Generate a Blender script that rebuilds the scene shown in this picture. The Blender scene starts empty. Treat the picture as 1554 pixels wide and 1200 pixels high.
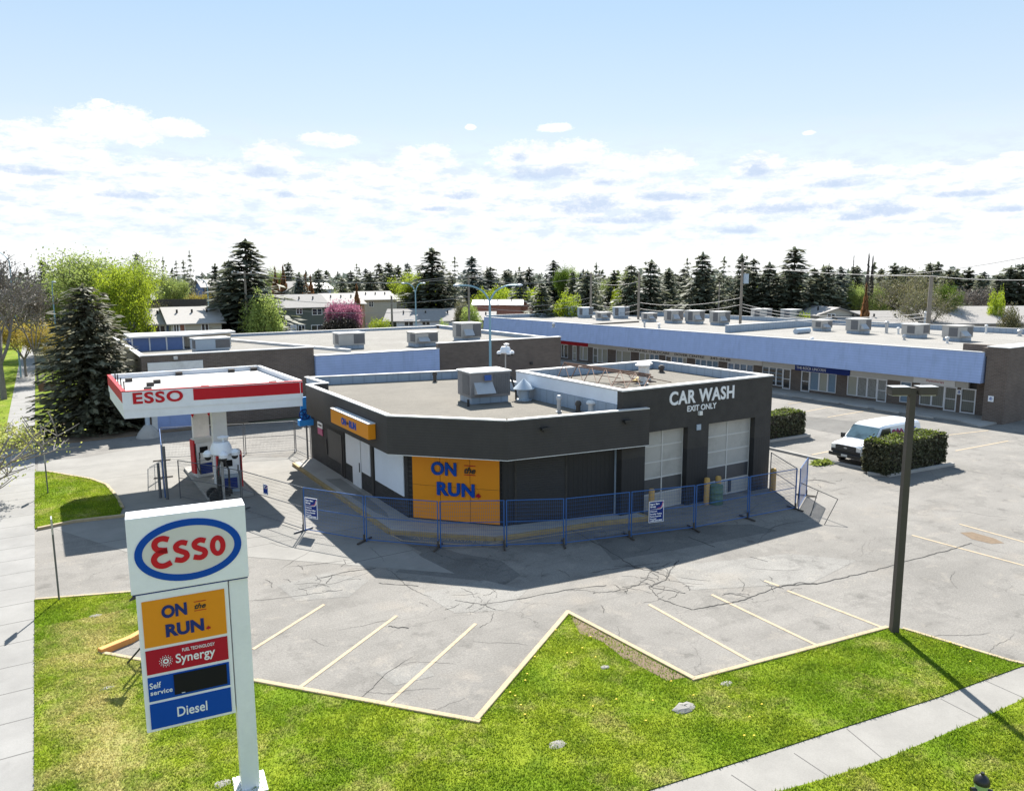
import bpy, math, random
import numpy as np
from mathutils import Vector, Matrix, Euler
S = bpy.context.scene
COL = S.collection
R_ = math.radians
random.seed(7)

# ------------------------------------------------------------------ camera survey
F, YAW, PIT, ROL, H = 1157.615, 0.55274, 0.151695, 0.004858, 10.0
def _rot():
    f = np.array([math.sin(YAW)*math.cos(PIT), math.cos(YAW)*math.cos(PIT), -math.sin(PIT)])
    r = np.array([math.cos(YAW), -math.sin(YAW), 0.0]); d = np.cross(f, r)
    c, s = math.cos(ROL), math.sin(ROL)
    return np.array([c*r+s*d, -s*r+c*d, f])
RM = _rot()
def ray(px, py): return RM.T @ np.array([(px-777)/F, (py-600)/F, 1.0])
def G(px, py, z=0.0):                      # survey: ground point (or point on a level surface of height z)
    d = ray(px, py); t = (z-H)/d[2]
    return (float(d[0]*t), float(d[1]*t))
def GL(pts, z=0.0): return [G(x, y, z) for x, y in pts]
def onY(px, py, Y):
    d = ray(px, py); t = Y/d[1]; return float(d[0]*t), float(H+d[2]*t)
def onX(px, py, X):
    d = ray(px, py); t = X/d[0]; return float(d[1]*t), float(H+d[2]*t)
def spot(px, py, D):                       # point at horizontal range D
    d = ray(px, py); t = D/math.hypot(d[0], d[1])
    return float(d[0]*t), float(d[1]*t), float(H+d[2]*t)

cam = bpy.data.cameras.new('camera'); camo = bpy.data.objects.new('camera', cam); COL.objects.link(camo)
cam.sensor_width = 36; cam.lens = F/1554*36; cam.clip_end = 20000; cam.clip_start = .1
m = Matrix.Identity(4)
for i in range(3):
    m[i][0] = RM[0][i]; m[i][1] = -RM[1][i]; m[i][2] = -RM[2][i]
m[2][3] = H
camo.matrix_world = m
S.camera = camo

# ------------------------------------------------------------------ materials
MATS = {}
class NT:
    def __init__(s, mat):
        s.t = mat.node_tree; s.n = s.t.nodes; s.l = s.t.links
    def new(s, typ, **kw):
        n = s.n.new(typ)
        for k, v in kw.items():
            if k.startswith('i_'):
                key = k[2:]
                key = int(key) if key.isdigit() else key.replace('_', ' ')
                if hasattr(v, 'links'): s.l.new(v, n.inputs[key])
                else: n.inputs[key].default_value = v
            else: setattr(n, k, v)
        return n
    def math(s, op, a, b=None, c=None, clamp=False):
        n = s.n.new('ShaderNodeMath'); n.operation = op; n.use_clamp = clamp
        for i, x in enumerate((a, b, c)):
            if x is None: continue
            if hasattr(x, 'links'): s.l.new(x, n.inputs[i])
            else: n.inputs[i].default_value = x
        return n.outputs[0]
    def mix(s, fac, a, b, mode='MIX'):
        n = s.n.new('ShaderNodeMix'); n.data_type = 'RGBA'; n.blend_type = mode
        for i, x in ((0, fac), (6, a), (7, b)):
            if hasattr(x, 'links'): s.l.new(x, n.inputs[i])
            else: n.inputs[i].default_value = x if i == 0 else (tuple(x)+(1,))[:4]
        return n.outputs[2]
    def noise(s, vec, scale, detail=4, rough=.6, dim='3D'):
        n = s.n.new('ShaderNodeTexNoise'); n.inputs['Scale'].default_value = scale
        n.inputs['Detail'].default_value = detail; n.inputs['Roughness'].default_value = rough
        if vec is not None: s.l.new(vec, n.inputs['Vector'])
        return n.outputs['Fac']
    def ramp(s, fac, stops):
        n = s.n.new('ShaderNodeValToRGB'); e = n.color_ramp.elements
        e[0].position = stops[0][0]; e[-1].position = stops[-1][0]
        def c4(c): return (c, c, c, 1) if isinstance(c, (int, float)) else (tuple(c)+(1,))[:4]
        e[0].color = c4(stops[0][1]); e[-1].color = c4(stops[-1][1])
        for p, c in stops[1:-1]:
            k = e.new(p); k.color = c4(c)
        s.l.new(fac, n.inputs[0]); return n.outputs[0]
def newmat(name):
    mt = bpy.data.materials.new(name); mt.use_nodes = True
    nt = NT(mt); b = nt.n['Principled BSDF']
    MATS[name] = mt
    return mt, nt, b
def coords(nt, world=True):
    if world: return nt.n.new('ShaderNodeNewGeometry').outputs['Position']
    return nt.n.new('ShaderNodeTexCoord').outputs['Object']
def plain(name, col, rough=.6, metal=0.0, var=.12, scale=3.0, bump=0.0, spec=.5, dirt=0.0):
    mt, nt, b = newmat(name)
    p = coords(nt)
    n = nt.noise(p, scale, 5); n2 = nt.noise(p, scale*9, 3)
    k = nt.math('MULTIPLY_ADD', n, var*2, 1-var)
    k = nt.math('MULTIPLY', k, nt.math('MULTIPLY_ADD', n2, var, 1-var*.5))
    c = nt.mix(1.0, col, k, 'MULTIPLY')
    if dirt:
        d = nt.ramp(nt.noise(p, scale*.7, 6, .7), [(.5, 0), (.75, dirt)])
        c = nt.mix(d, c, (.09, .08, .065))
    nt.l.new(c, b.inputs['Base Color'])
    b.inputs['Roughness'].default_value = rough; b.inputs['Metallic'].default_value = metal
    b.inputs['Specular IOR Level'].default_value = spec
    if bump:
        bn = nt.new('ShaderNodeBump', i_Strength=bump, i_Distance=.02); nt.l.new(n2, bn.inputs['Height']); nt.l.new(bn.outputs[0], b.inputs['Normal'])
    return mt
def M(name): return MATS[name]

def asphalt_mat(name, base, tint=1.0):
    mt, nt, b = newmat(name); p = coords(nt)
    big = nt.noise(p, .11, 5, .65); mid = nt.noise(p, .55, 6, .7); fine = nt.noise(p, 17, 4, .85); grit = nt.noise(p, 60, 2, .85)
    c = nt.ramp(big, [(.3, tuple(x*.78 for x in base)), (.5, base), (.7, tuple(x*1.12 for x in base))])
    c = nt.mix(nt.ramp(mid, [(.42, 0), (.66, .55)]), c, tuple(x*.70 for x in base))
    c = nt.mix(nt.ramp(nt.noise(p, .3, 3), [(.58, 0), (.68, .35)]), c, (base[0]*1.25, base[1]*1.16, base[2]*1.05))
    mp_ = nt.new('ShaderNodeMapping'); nt.l.new(p, mp_.inputs[0]); mp_.inputs['Rotation'].default_value = (0, 0, .5); mp_.inputs['Scale'].default_value = (.12, 1.4, 1)
    c = nt.mix(nt.ramp(nt.noise(mp_.outputs[0], 1.2, 5, .65), [(.52, 0), (.68, .35)]), c, tuple(x*.66 for x in base))
    st = nt.ramp(nt.noise(p, 1.1, 4, .5), [(.64, 0), (.72, .55)])
    c = nt.mix(st, c, tuple(x*.5 for x in base))
    # worn bare patches, oil drips and ravelled aggregate
    c = nt.mix(nt.ramp(nt.noise(p, .42, 8, .72), [(.55, 0), (.575, .38), (.62, .38), (.66, .12)]), c, tuple(x*.62 for x in base))
    c = nt.mix(nt.ramp(nt.noise(p, .8, 7, .75), [(.57, 0), (.6, .32)]), c, (base[0]*1.32, base[1]*1.27, base[2]*1.2))
    sp = nt.new('ShaderNodeTexVoronoi', i_Scale=.55); nt.l.new(p, sp.inputs['Vector'])
    drip = nt.math('MULTIPLY', nt.ramp(nt.math('ADD', sp.outputs['Distance'], nt.math('MULTIPLY', nt.noise(p, 5, 3), .35)), [(.22, .6), (.36, 0)]), nt.ramp(nt.noise(p, .21, 2), [(.5, 0), (.56, 1)]))
    c = nt.mix(drip, c, tuple(x*.38 for x in base))
    # fine hairline cracking
    vec = nt.new('ShaderNodeVectorMath', operation='ADD'); nt.l.new(p, vec.inputs[0])
    wob = nt.new('ShaderNodeTexNoise', i_Scale=.9, i_Detail=4.0); nt.l.new(p, wob.inputs['Vector'])
    sc = nt.new('ShaderNodeVectorMath', operation='SCALE', i_Scale=1.6); nt.l.new(wob.outputs['Color'], sc.inputs[0]); nt.l.new(sc.outputs[0], vec.inputs[1])
    vo = nt.new('ShaderNodeTexVoronoi', feature='DISTANCE_TO_EDGE', i_Scale=.27); nt.l.new(vec.outputs[0], vo.inputs['Vector'])
    ck = nt.ramp(vo.outputs[0], [(.0, .7), (.006, 0)])
    ck = nt.math('MULTIPLY', ck, nt.ramp(nt.noise(p, .13, 2), [(.45, 0), (.6, 1)]))
    c = nt.mix(ck, c, tuple(x*.33 for x in base))
    g = nt.ramp(fine, [(.32, .62), (.68, 1.0)]); g = nt.math('MULTIPLY', g, 1.22)
    c = nt.mix(1.0, c, nt.math('MULTIPLY', g, nt.math('MULTIPLY_ADD', grit, .7, .65)), 'MULTIPLY')
    nt.l.new(c, b.inputs['Base Color']); b.inputs['Roughness'].default_value = .9; b.inputs['Specular IOR Level'].default_value = .25
    bn = nt.new('ShaderNodeBump', i_Strength=.5, i_Distance=.02); nt.l.new(fine, bn.inputs['Height']); nt.l.new(bn.outputs[0], b.inputs['Normal'])
    return mt
def concrete_mat(name, base, joint=None, axis=1):
    mt, nt, b = newmat(name); p = coords(nt)
    c = nt.ramp(nt.noise(p, .5, 6, .7), [(.3, tuple(x*.82 for x in base)), (.7, tuple(x*1.08 for x in base))])
    c = nt.mix(1.0, c, nt.math('MULTIPLY_ADD', nt.noise(p, 30, 3, .8), .4, .8), 'MULTIPLY')
    c = nt.mix(nt.ramp(nt.noise(p, 1.7, 5, .7), [(.58, 0), (.75, .35)]), c, tuple(x*.6 for x in base))
    if joint:
        sx = nt.new('ShaderNodeSeparateXYZ'); nt.l.new(p, sx.inputs[0])
        mo = nt.math('PINGPONG', sx.outputs[axis], joint/2)
        w = nt.noise(p, 2.0, 2)
        c = nt.mix(nt.math('LESS_THAN', mo, nt.math('MULTIPLY_ADD', w, .02, .008)), c, tuple(x*.42 for x in base))
    nt.l.new(c, b.inputs['Base Color']); b.inputs['Roughness'].default_value = .9; b.inputs['Specular IOR Level'].default_value = .25
    return mt
GREEN1, GREEN2, STRAW = (.16, .25, .014), (.25, .315, .024), (.44, .38, .15)
def grass_col(nt, p):
    a = nt.noise(p, .35, 5, .65); bb = nt.noise(p, 1.6, 5, .7); c_ = nt.noise(p, 14, 3, .8)
    c = nt.mix(nt.ramp(a, [(.42, 0), (.58, 1)]), GREEN1, GREEN2)
    c = nt.mix(nt.ramp(bb, [(.47, .0), (.64, .6)]), c, (.095, .155, .012))
    # straw: dry belt along the west walk and dry spots
    sx = nt.new('ShaderNodeSeparateXYZ'); nt.l.new(p, sx.inputs[0])
    west = nt.math('SUBTRACT', 1.0, nt.math('MULTIPLY', nt.math('ABSOLUTE', nt.math('SUBTRACT', sx.outputs[0], .5)), .55), clamp=True)
    west = nt.math('MULTIPLY', west, nt.math('LESS_THAN', sx.outputs[1], 25.0))
    dry = nt.math('ADD', nt.math('MULTIPLY', west, .2), nt.noise(p, .55, 6, .75))
    c = nt.mix(nt.ramp(dry, [(.52, 0), (.74, .85)]), c, STRAW)
    return c, c_, bb
def grass_ground(name):
    mt, nt, b = newmat(name); p = coords(nt)
    c, f, bb = grass_col(nt, p)
    c = nt.mix(1.0, c, nt.math('MULTIPLY_ADD', f, .75, .38), 'MULTIPLY')  # ground colour darkened to stand in for shade among the grass blades
    nt.l.new(c, b.inputs['Base Color']); b.inputs['Roughness'].default_value = 1; b.inputs['Specular IOR Level'].default_value = .1
    bn = nt.new('ShaderNodeBump', i_Strength=.9, i_Distance=.06); nt.l.new(f, bn.inputs['Height']); nt.l.new(bn.outputs[0], b.inputs['Normal'])
def add_translucent(nt, b, c, amt):
    tr = nt.n.new('ShaderNodeBsdfTranslucent'); nt.l.new(c, tr.inputs['Color'])
    mx = nt.n.new('ShaderNodeMixShader'); mx.inputs[0].default_value = amt
    nt.l.new(b.outputs[0], mx.inputs[1]); nt.l.new(tr.outputs[0], mx.inputs[2])
    nt.l.new(mx.outputs[0], nt.n['Material Output'].inputs['Surface'])
def blade_mat(name):
    mt, nt, b = newmat(name); p = coords(nt)
    c, f, bb = grass_col(nt, p)
    g = nt.n.new('ShaderNodeNewGeometry')
    c = nt.mix(1.0, c, nt.math('MULTIPLY_ADD', g.outputs['Random Per Island'], .7, .75), 'MULTIPLY')
    nt.l.new(c, b.inputs['Base Color']); b.inputs['Roughness'].default_value = .7; b.inputs['Specular IOR Level'].default_value = .2
    add_translucent(nt, b, c, .4)
def leaf_mat(name, c1, c2, trans=.35, var=.7):
    mt, nt, b = newmat(name); p = coords(nt)
    g = nt.n.new('ShaderNodeNewGeometry'); oi = nt.n.new('ShaderNodeObjectInfo')
    c = nt.mix(nt.ramp(nt.noise(p, .9, 3), [(.35, 0), (.65, 1)]), c1, c2)
    c = nt.mix(1.0, c, nt.math('MULTIPLY_ADD', g.outputs['Random Per Island'], var, 1-var/2), 'MULTIPLY')
    c = nt.mix(1.0, c, nt.math('MULTIPLY_ADD', oi.outputs['Random'], .4, .8), 'MULTIPLY')
    nt.l.new(c, b.inputs['Base Color']); b.inputs['Roughness'].default_value = .65; b.inputs['Specular IOR Level'].default_value = .25
    add_translucent(nt, b, c, trans)
def brick_mat(name, c1, c2, mortar, scale=1.0, face='xz'):
    mt, nt, b = newmat(name); p = coords(nt)
    sx = nt.new('ShaderNodeSeparateXYZ'); nt.l.new(p, sx.inputs[0])
    cb = nt.n.new('ShaderNodeCombineXYZ')
    nt.l.new(nt.math('ADD', sx.outputs[0], sx.outputs[1]), cb.inputs[0]); nt.l.new(sx.outputs[2], cb.inputs[1])
    br = nt.new('ShaderNodeTexBrick', i_Scale=scale, i_Color1=c1+(1,), i_Color2=c2+(1,), i_Mortar=mortar+(1,))
    br.inputs['Mortar Size'].default_value = .012; br.inputs['Brick Width'].default_value = .3; br.inputs['Row Height'].default_value = .1
    nt.l.new(cb.outputs[0], br.inputs['Vector'])
    c = nt.mix(1.0, br.outputs['Color'], nt.math('MULTIPLY_ADD', nt.noise(p, .8, 6, .7), .7, .65), 'MULTIPLY')
    nt.l.new(c, b.inputs['Base Color']); b.inputs['Roughness'].default_value = .85; b.inputs['Specular IOR Level'].default_value = .3
    bn = nt.new('ShaderNodeBump', i_Strength=.4, i_Distance=.01); nt.l.new(br.outputs['Fac'], bn.inputs['Height']); bn.invert = True; nt.l.new(bn.outputs[0], b.inputs['Normal'])
def siding_mat(name, col, pitch, axis='z', depth=.5, rough=.6, var=.1, groove=.7):
    """horizontal (axis z) or vertical (axis h) ribs"""
    mt, nt, b = newmat(name); p = coords(nt)
    sx = nt.new('ShaderNodeSeparateXYZ'); nt.l.new(p, sx.inputs[0])
    v = sx.outputs[2] if axis == 'z' else nt.math('ADD', sx.outputs[0], nt.math('MULTIPLY', sx.outputs[1], .9))
    pp = nt.math('MULTIPLY', nt.math('FRACT', nt.math('DIVIDE', v, pitch)), 1.0)
    gr = nt.ramp(pp, [(.0, groove), (.12, 1), (.88, 1), (1.0, groove)])
    b.inputs['Specular IOR Level'].default_value = .25
    c = nt.mix(1.0, col, gr, 'MULTIPLY')
    drip = nt.new('ShaderNodeMapping'); nt.l.new(p, drip.inputs[0]); drip.inputs['Scale'].default_value = (1.6, 1.6, .12)
    c = nt.mix(nt.ramp(nt.noise(drip.outputs[0], 1.5, 4, .7), [(.5, 0), (.72, .35)]), c, tuple(x*.6+.01 for x in col))
    c = nt.mix(1.0, c, nt.math('MULTIPLY_ADD', nt.noise(p, 1.3, 6, .7), var*3, 1-var*1.5), 'MULTIPLY')
    nt.l.new(c, b.inputs['Base Color']); b.inputs['Roughness'].default_value = rough
    bn = nt.new('ShaderNodeBump', i_Strength=depth, i_Distance=.02); nt.l.new(gr, bn.inputs['Height']); nt.l.new(bn.outputs[0], b.inputs['Normal'])
def roofgravel(name, c1, c2):
    mt, nt, b = newmat(name); p = coords(nt)
    c = nt.mix(nt.ramp(nt.noise(p, .35, 6, .7), [(.35, 0), (.65, 1)]), c1, c2)
    c = nt.mix(1.0, c, nt.math('MULTIPLY_ADD', nt.noise(p, 14, 4, .9), 1.5, .25), 'MULTIPLY')
    c = nt.mix(nt.ramp(nt.noise(p, 1.1, 5, .7), [(.6, 0), (.78, .45)]), c, (.11, .1, .085))
    nt.l.new(c, b.inputs['Base Color']); b.inputs['Roughness'].default_value = .95; b.inputs['Specular IOR Level'].default_value = .2
    bn = nt.new('ShaderNodeBump', i_Strength=.6, i_Distance=.03); nt.l.new(nt.noise(p, 22, 3, .85), bn.inputs['Height']); nt.l.new(bn.outputs[0], b.inputs['Normal'])
def glass_mat(name, col, rough=.08):
    mt, nt, b = newmat(name); p = coords(nt)
    c = nt.mix(nt.ramp(nt.noise(p, 1.5, 3), [(.4, 0), (.65, 1)]), col, tuple(x*.45 for x in col))
    nt.l.new(c, b.inputs['Base Color']); b.inputs['Roughness'].default_value = rough; b.inputs['Specular IOR Level'].default_value = .8

asphalt_mat('asphalt', (.205, .194, .177))
asphalt_mat('asphalt_dark', (.14, .135, .126))
asphalt_mat('asphalt_light', (.222, .214, .198))
concrete_mat('forecourt', (.235, .226, .208), 3.6, 1)
concrete_mat('walk_west', (.25, .245, .235), 1.52, 1)
concrete_mat('walk_clean', (.25, .24, .222))
concrete_mat('concrete', (.36, .345, .32))
plain('joint', (.10, .095, .09), .9)
plain('crack', (.045, .043, .04), .95, var=.3)
plain('line_yellow', (.37, .295, .195), .85, var=.35, scale=6, dirt=.3)
plain('kerb_paint', (.37, .29, .18), .85, var=.3, scale=5, dirt=.3)
plain('kerb_yellow', (.34, .25, .11), .8, var=.3, scale=4, dirt=.5)
plain('kerb_orange', (.62, .27, .07), .8, var=.2, scale=4)
plain('soil', (.16, .115, .075), 1, var=.4, scale=5, bump=.5)
plain('ground', (.13, .13, .075), 1, var=.5, scale=.12)
grass_ground('lawn'); blade_mat('blade')
plain('dandelion', (.75, .55, .03), .7)
plain('stone', (.24, .23, .21), .9, var=.3, scale=8, bump=.6)
brick_mat('brick_black', (.048, .046, .045), (.065, .062, .06), (.033, .032, .032))
brick_mat('brick_brown', (.115, .088, .072), (.15, .115, .092), (.17, .15, .135))
plain('stucco_black', (.060, .056, .052), .85, var=.3, scale=2, spec=.2, bump=.4, dirt=.25)
siding_mat('metal_black_v', (.034, .034, .035), .16, 'h', .8, .5)
siding_mat('fascia_black', (.060, .056, .053), .11, 'z', .3, .75, .16, .8)
siding_mat('shutter', (.045, .045, .047), .1, 'z', .9, .45)
siding_mat('mansard', (.34, .435, .67), .2, 'z', .35, .75, .12, .82)  # pale siding; the blue of sky-lit shade is put into its colour
siding_mat('blue_door', (.27, .36, .62), .14, 'z', .4, .5)
siding_mat('parapet_metal', (.30, .37, .45), .5, 'h', .3, .4, .12, .8)
plain('white_paint', (.80, .81, .83), .45, var=.08, scale=1.5, dirt=.10)
plain('white_dirty', (.66, .66, .65), .6, var=.12, scale=1.2, dirt=.3)
plain('white_wall', (.70, .76, .84), .6, var=.08, scale=.8)
plain('coping', (.55, .545, .535), .5, var=.12, scale=2)
roofgravel('roof_gravel', (.185, .17, .145), (.145, .134, .115))
roofgravel('roof_mid', (.23, .22, .20), (.19, .18, .163))
roofgravel('roof_pale', (.27, .257, .237), (.225, .215, .198))
plain('canopy_roof', (.41, .40, .385), .6, var=.08, scale=.8, dirt=.18)
plain('esso_red', (.52, .012, .022), .5, var=.05, spec=.2)
plain('esso_blue', (.003, .065, .36), .5, var=.05, spec=.15)
plain('sign_navy', (.008, .03, .19), .5, var=.06, spec=.2)
plain('letter_navy', (.012, .03, .16), .5, var=.05, spec=.2)
plain('letter_black', (.02, .02, .02), .5)
plain('sign_orange', (.74, .27, .012), .5, var=.06, scale=1, spec=.25)
plain('sign_red', (.40, .008, .025), .5, var=.05, spec=.2)
plain('sign_white', (.78, .79, .80), .4, var=.04)
plain('sign_cream', (.62, .60, .57), .4, var=.04)
plain('screen_black', (.012, .012, .013), .7, spec=.15)
plain('galv', (.42, .43, .44), .45, .5, var=.15, scale=3)
plain('rtu_grey', (.40, .385, .36), .6, var=.14, scale=1.5, dirt=.2)
plain('rtu_dark', (.215, .205, .205), .6, var=.15, scale=1.5, dirt=.25)
plain('rtu_blue', (.36, .43, .50), .5, var=.12, scale=1.5)
siding_mat('louver', (.15, .15, .155), .09, 'h', .9, .5, .1, .45)
plain('rust', (.16, .085, .055), .8, var=.4, scale=6)
plain('fence_blue', (.02, .095, .29), .45, var=.15, scale=4)
plain('fence_grey', (.12, .125, .135), .5, .3, var=.15)
plain('black_metal', (.02, .02, .021), .5)
plain('pole_brown', (.06, .05, .042), .7, var=.15, scale=2)
plain('teal_pole', (.22, .38, .46), .5, .2, var=.1)
plain('wood_pole', (.23, .20, .165), .9, var=.25, scale=3)
plain('bollard', (.50, .30, .08), .6, var=.2, scale=4, dirt=.35)
plain('barrel_green', (.10, .17, .11), .6, var=.25, scale=5, dirt=.3)
plain('cable', (.30, .29, .28), .6)
plain('bark', (.085, .07, .058), .95, var=.35, scale=5, bump=.6)
plain('bark_pale', (.22, .195, .175), .95, var=.35, scale=5)
plain('rubber', (.018, .018, .018), .7)
plain('chrome', (.6, .6, .6), .2, .9)
plain('lamp_glass', (.75, .75, .72), .2)
plain('van_white', (.80, .81, .83), .25, var=.03)
plain('decal_red', (.40, .05, .16), .4); plain('decal_blue', (.03, .10, .35), .4)
plain('garage_white', (.42, .405, .37), .55, var=.12, scale=1.4, dirt=.3)
plain('garage_trim', (.55, .54, .51), .5, var=.08)
plain('garage_dark', (.075, .075, .076), .4, var=.25, scale=2)
plain('door_white', (.72, .735, .76), .5, var=.05)
plain('panel_dark', (.06, .059, .058), .6)
plain('hydrant_black', (.015, .015, .016), .35); plain('hydrant_green', (.33, .47, .20), .4, var=.1)
plain('tarp_blue', (.03, .28, .75), .5)
plain('wood_plank', (.50, .36, .14), .8, var=.3, scale=4)
plain('sign_band', (.55, .54, .51), .7, var=.1)
glass_mat('glass_dark', (.02, .022, .026), .15); glass_mat('glass_blue', (.10, .20, .34)); glass_mat('glass_sky', (.09, .15, .18))
plain('blind_cream', (.36, .345, .28), .7, var=.06); plain('blind_blue', (.17, .24, .31), .7, var=.1)
siding_mat('curtain', (.21, .205, .175), .12, 'h', .3, .8, .1, .5)
plain('frame_alu', (.66, .67, .69), .4, .2, var=.06)
leaf_mat('spruce', (.11, .13, .08), (.165, .17, .115), .35, 1.0)
leaf_mat('spruce_blue', (.095, .115, .095), (.135, .155, .13), .3, .9)
leaf_mat('spruce_near', (.095, .10, .06), (.155, .148, .10), .3, 1.2)
leaf_mat('lime', (.36, .43, .03), (.25, .33, .03), .45)
leaf_mat('lime_pale', (.30, .36, .09), (.24, .31, .09), .45)
leaf_mat('green', (.15, .22, .03), (.09, .15, .02), .4)
leaf_mat('orange_leaf', (.26, .125, .05), (.22, .12, .06), .3)
leaf_mat('amber', (.38, .27, .05), (.30, .27, .04), .4)
leaf_mat('pink', (.50, .20, .29), (.38, .15, .22), .3)
leaf_mat('plum', (.06, .045, .04), (.05, .05, .035), .2)
leaf_mat('twig', (.115, .10, .085), (.15, .13, .11), .15)
leaf_mat('bud', (.33, .38, .08), (.42, .40, .12), .4)
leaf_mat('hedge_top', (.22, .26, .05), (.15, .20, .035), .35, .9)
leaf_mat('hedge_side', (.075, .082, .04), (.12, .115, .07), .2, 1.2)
leaf_mat('scrub', (.13, .14, .06), (.17, .15, .075), .3)
plain('shingle', (.27, .255, .24), .95, var=.2, scale=2.5, bump=.4)
plain('shingle_pale', (.38, .36, .335), .95, var=.15, scale=2.5)
plain('house_green', (.11, .13, .115), .8, var=.1); plain('house_cream', (.52, .49, .42), .8, var=.08)
plain('house_white', (.62, .66, .74), .8, var=.06); plain('house_tan', (.44, .30, .19), .8, var=.1); plain('house_blue', (.10, .16, .34), .7, var=.1)
plain('house_grey', (.33, .32, .30), .8, var=.1); plain('house_brick', (.30, .13, .09), .8, var=.2)
plain('pane', (.03, .035, .045), .1)
plain('fence_wood', (.07, .06, .055), .9, var=.3)
# ------------------------------------------------------------------ mesh helpers
_txt = {}
def text_geo(s, offset=0.0, shear=0.0, spacing=1.0, extrude=.02):
    key = (s, offset, shear, spacing, extrude)
    if key in _txt: return _txt[key]
    cu = bpy.data.curves.new('t', 'FONT'); cu.body = s; cu.size = 1; cu.offset = offset; cu.shear = shear
    cu.space_character = spacing; cu.extrude = extrude; cu.align_x = 'LEFT'; cu.resolution_u = 4
    o = bpy.data.objects.new('t', cu); COL.objects.link(o)
    dg = bpy.context.evaluated_depsgraph_get(); me = bpy.data.meshes.new_from_object(o.evaluated_get(dg))
    v = [tuple(x.co) for x in me.vertices]; f = [tuple(p.vertices) for p in me.polygons]
    bpy.data.objects.remove(o); bpy.data.meshes.remove(me); bpy.data.curves.remove(cu)
    xs = [a[0] for a in v]; ys = [a[1] for a in v]
    _txt[key] = (v, f, min(xs), max(xs), min(ys), max(ys)); return _txt[key]

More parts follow.
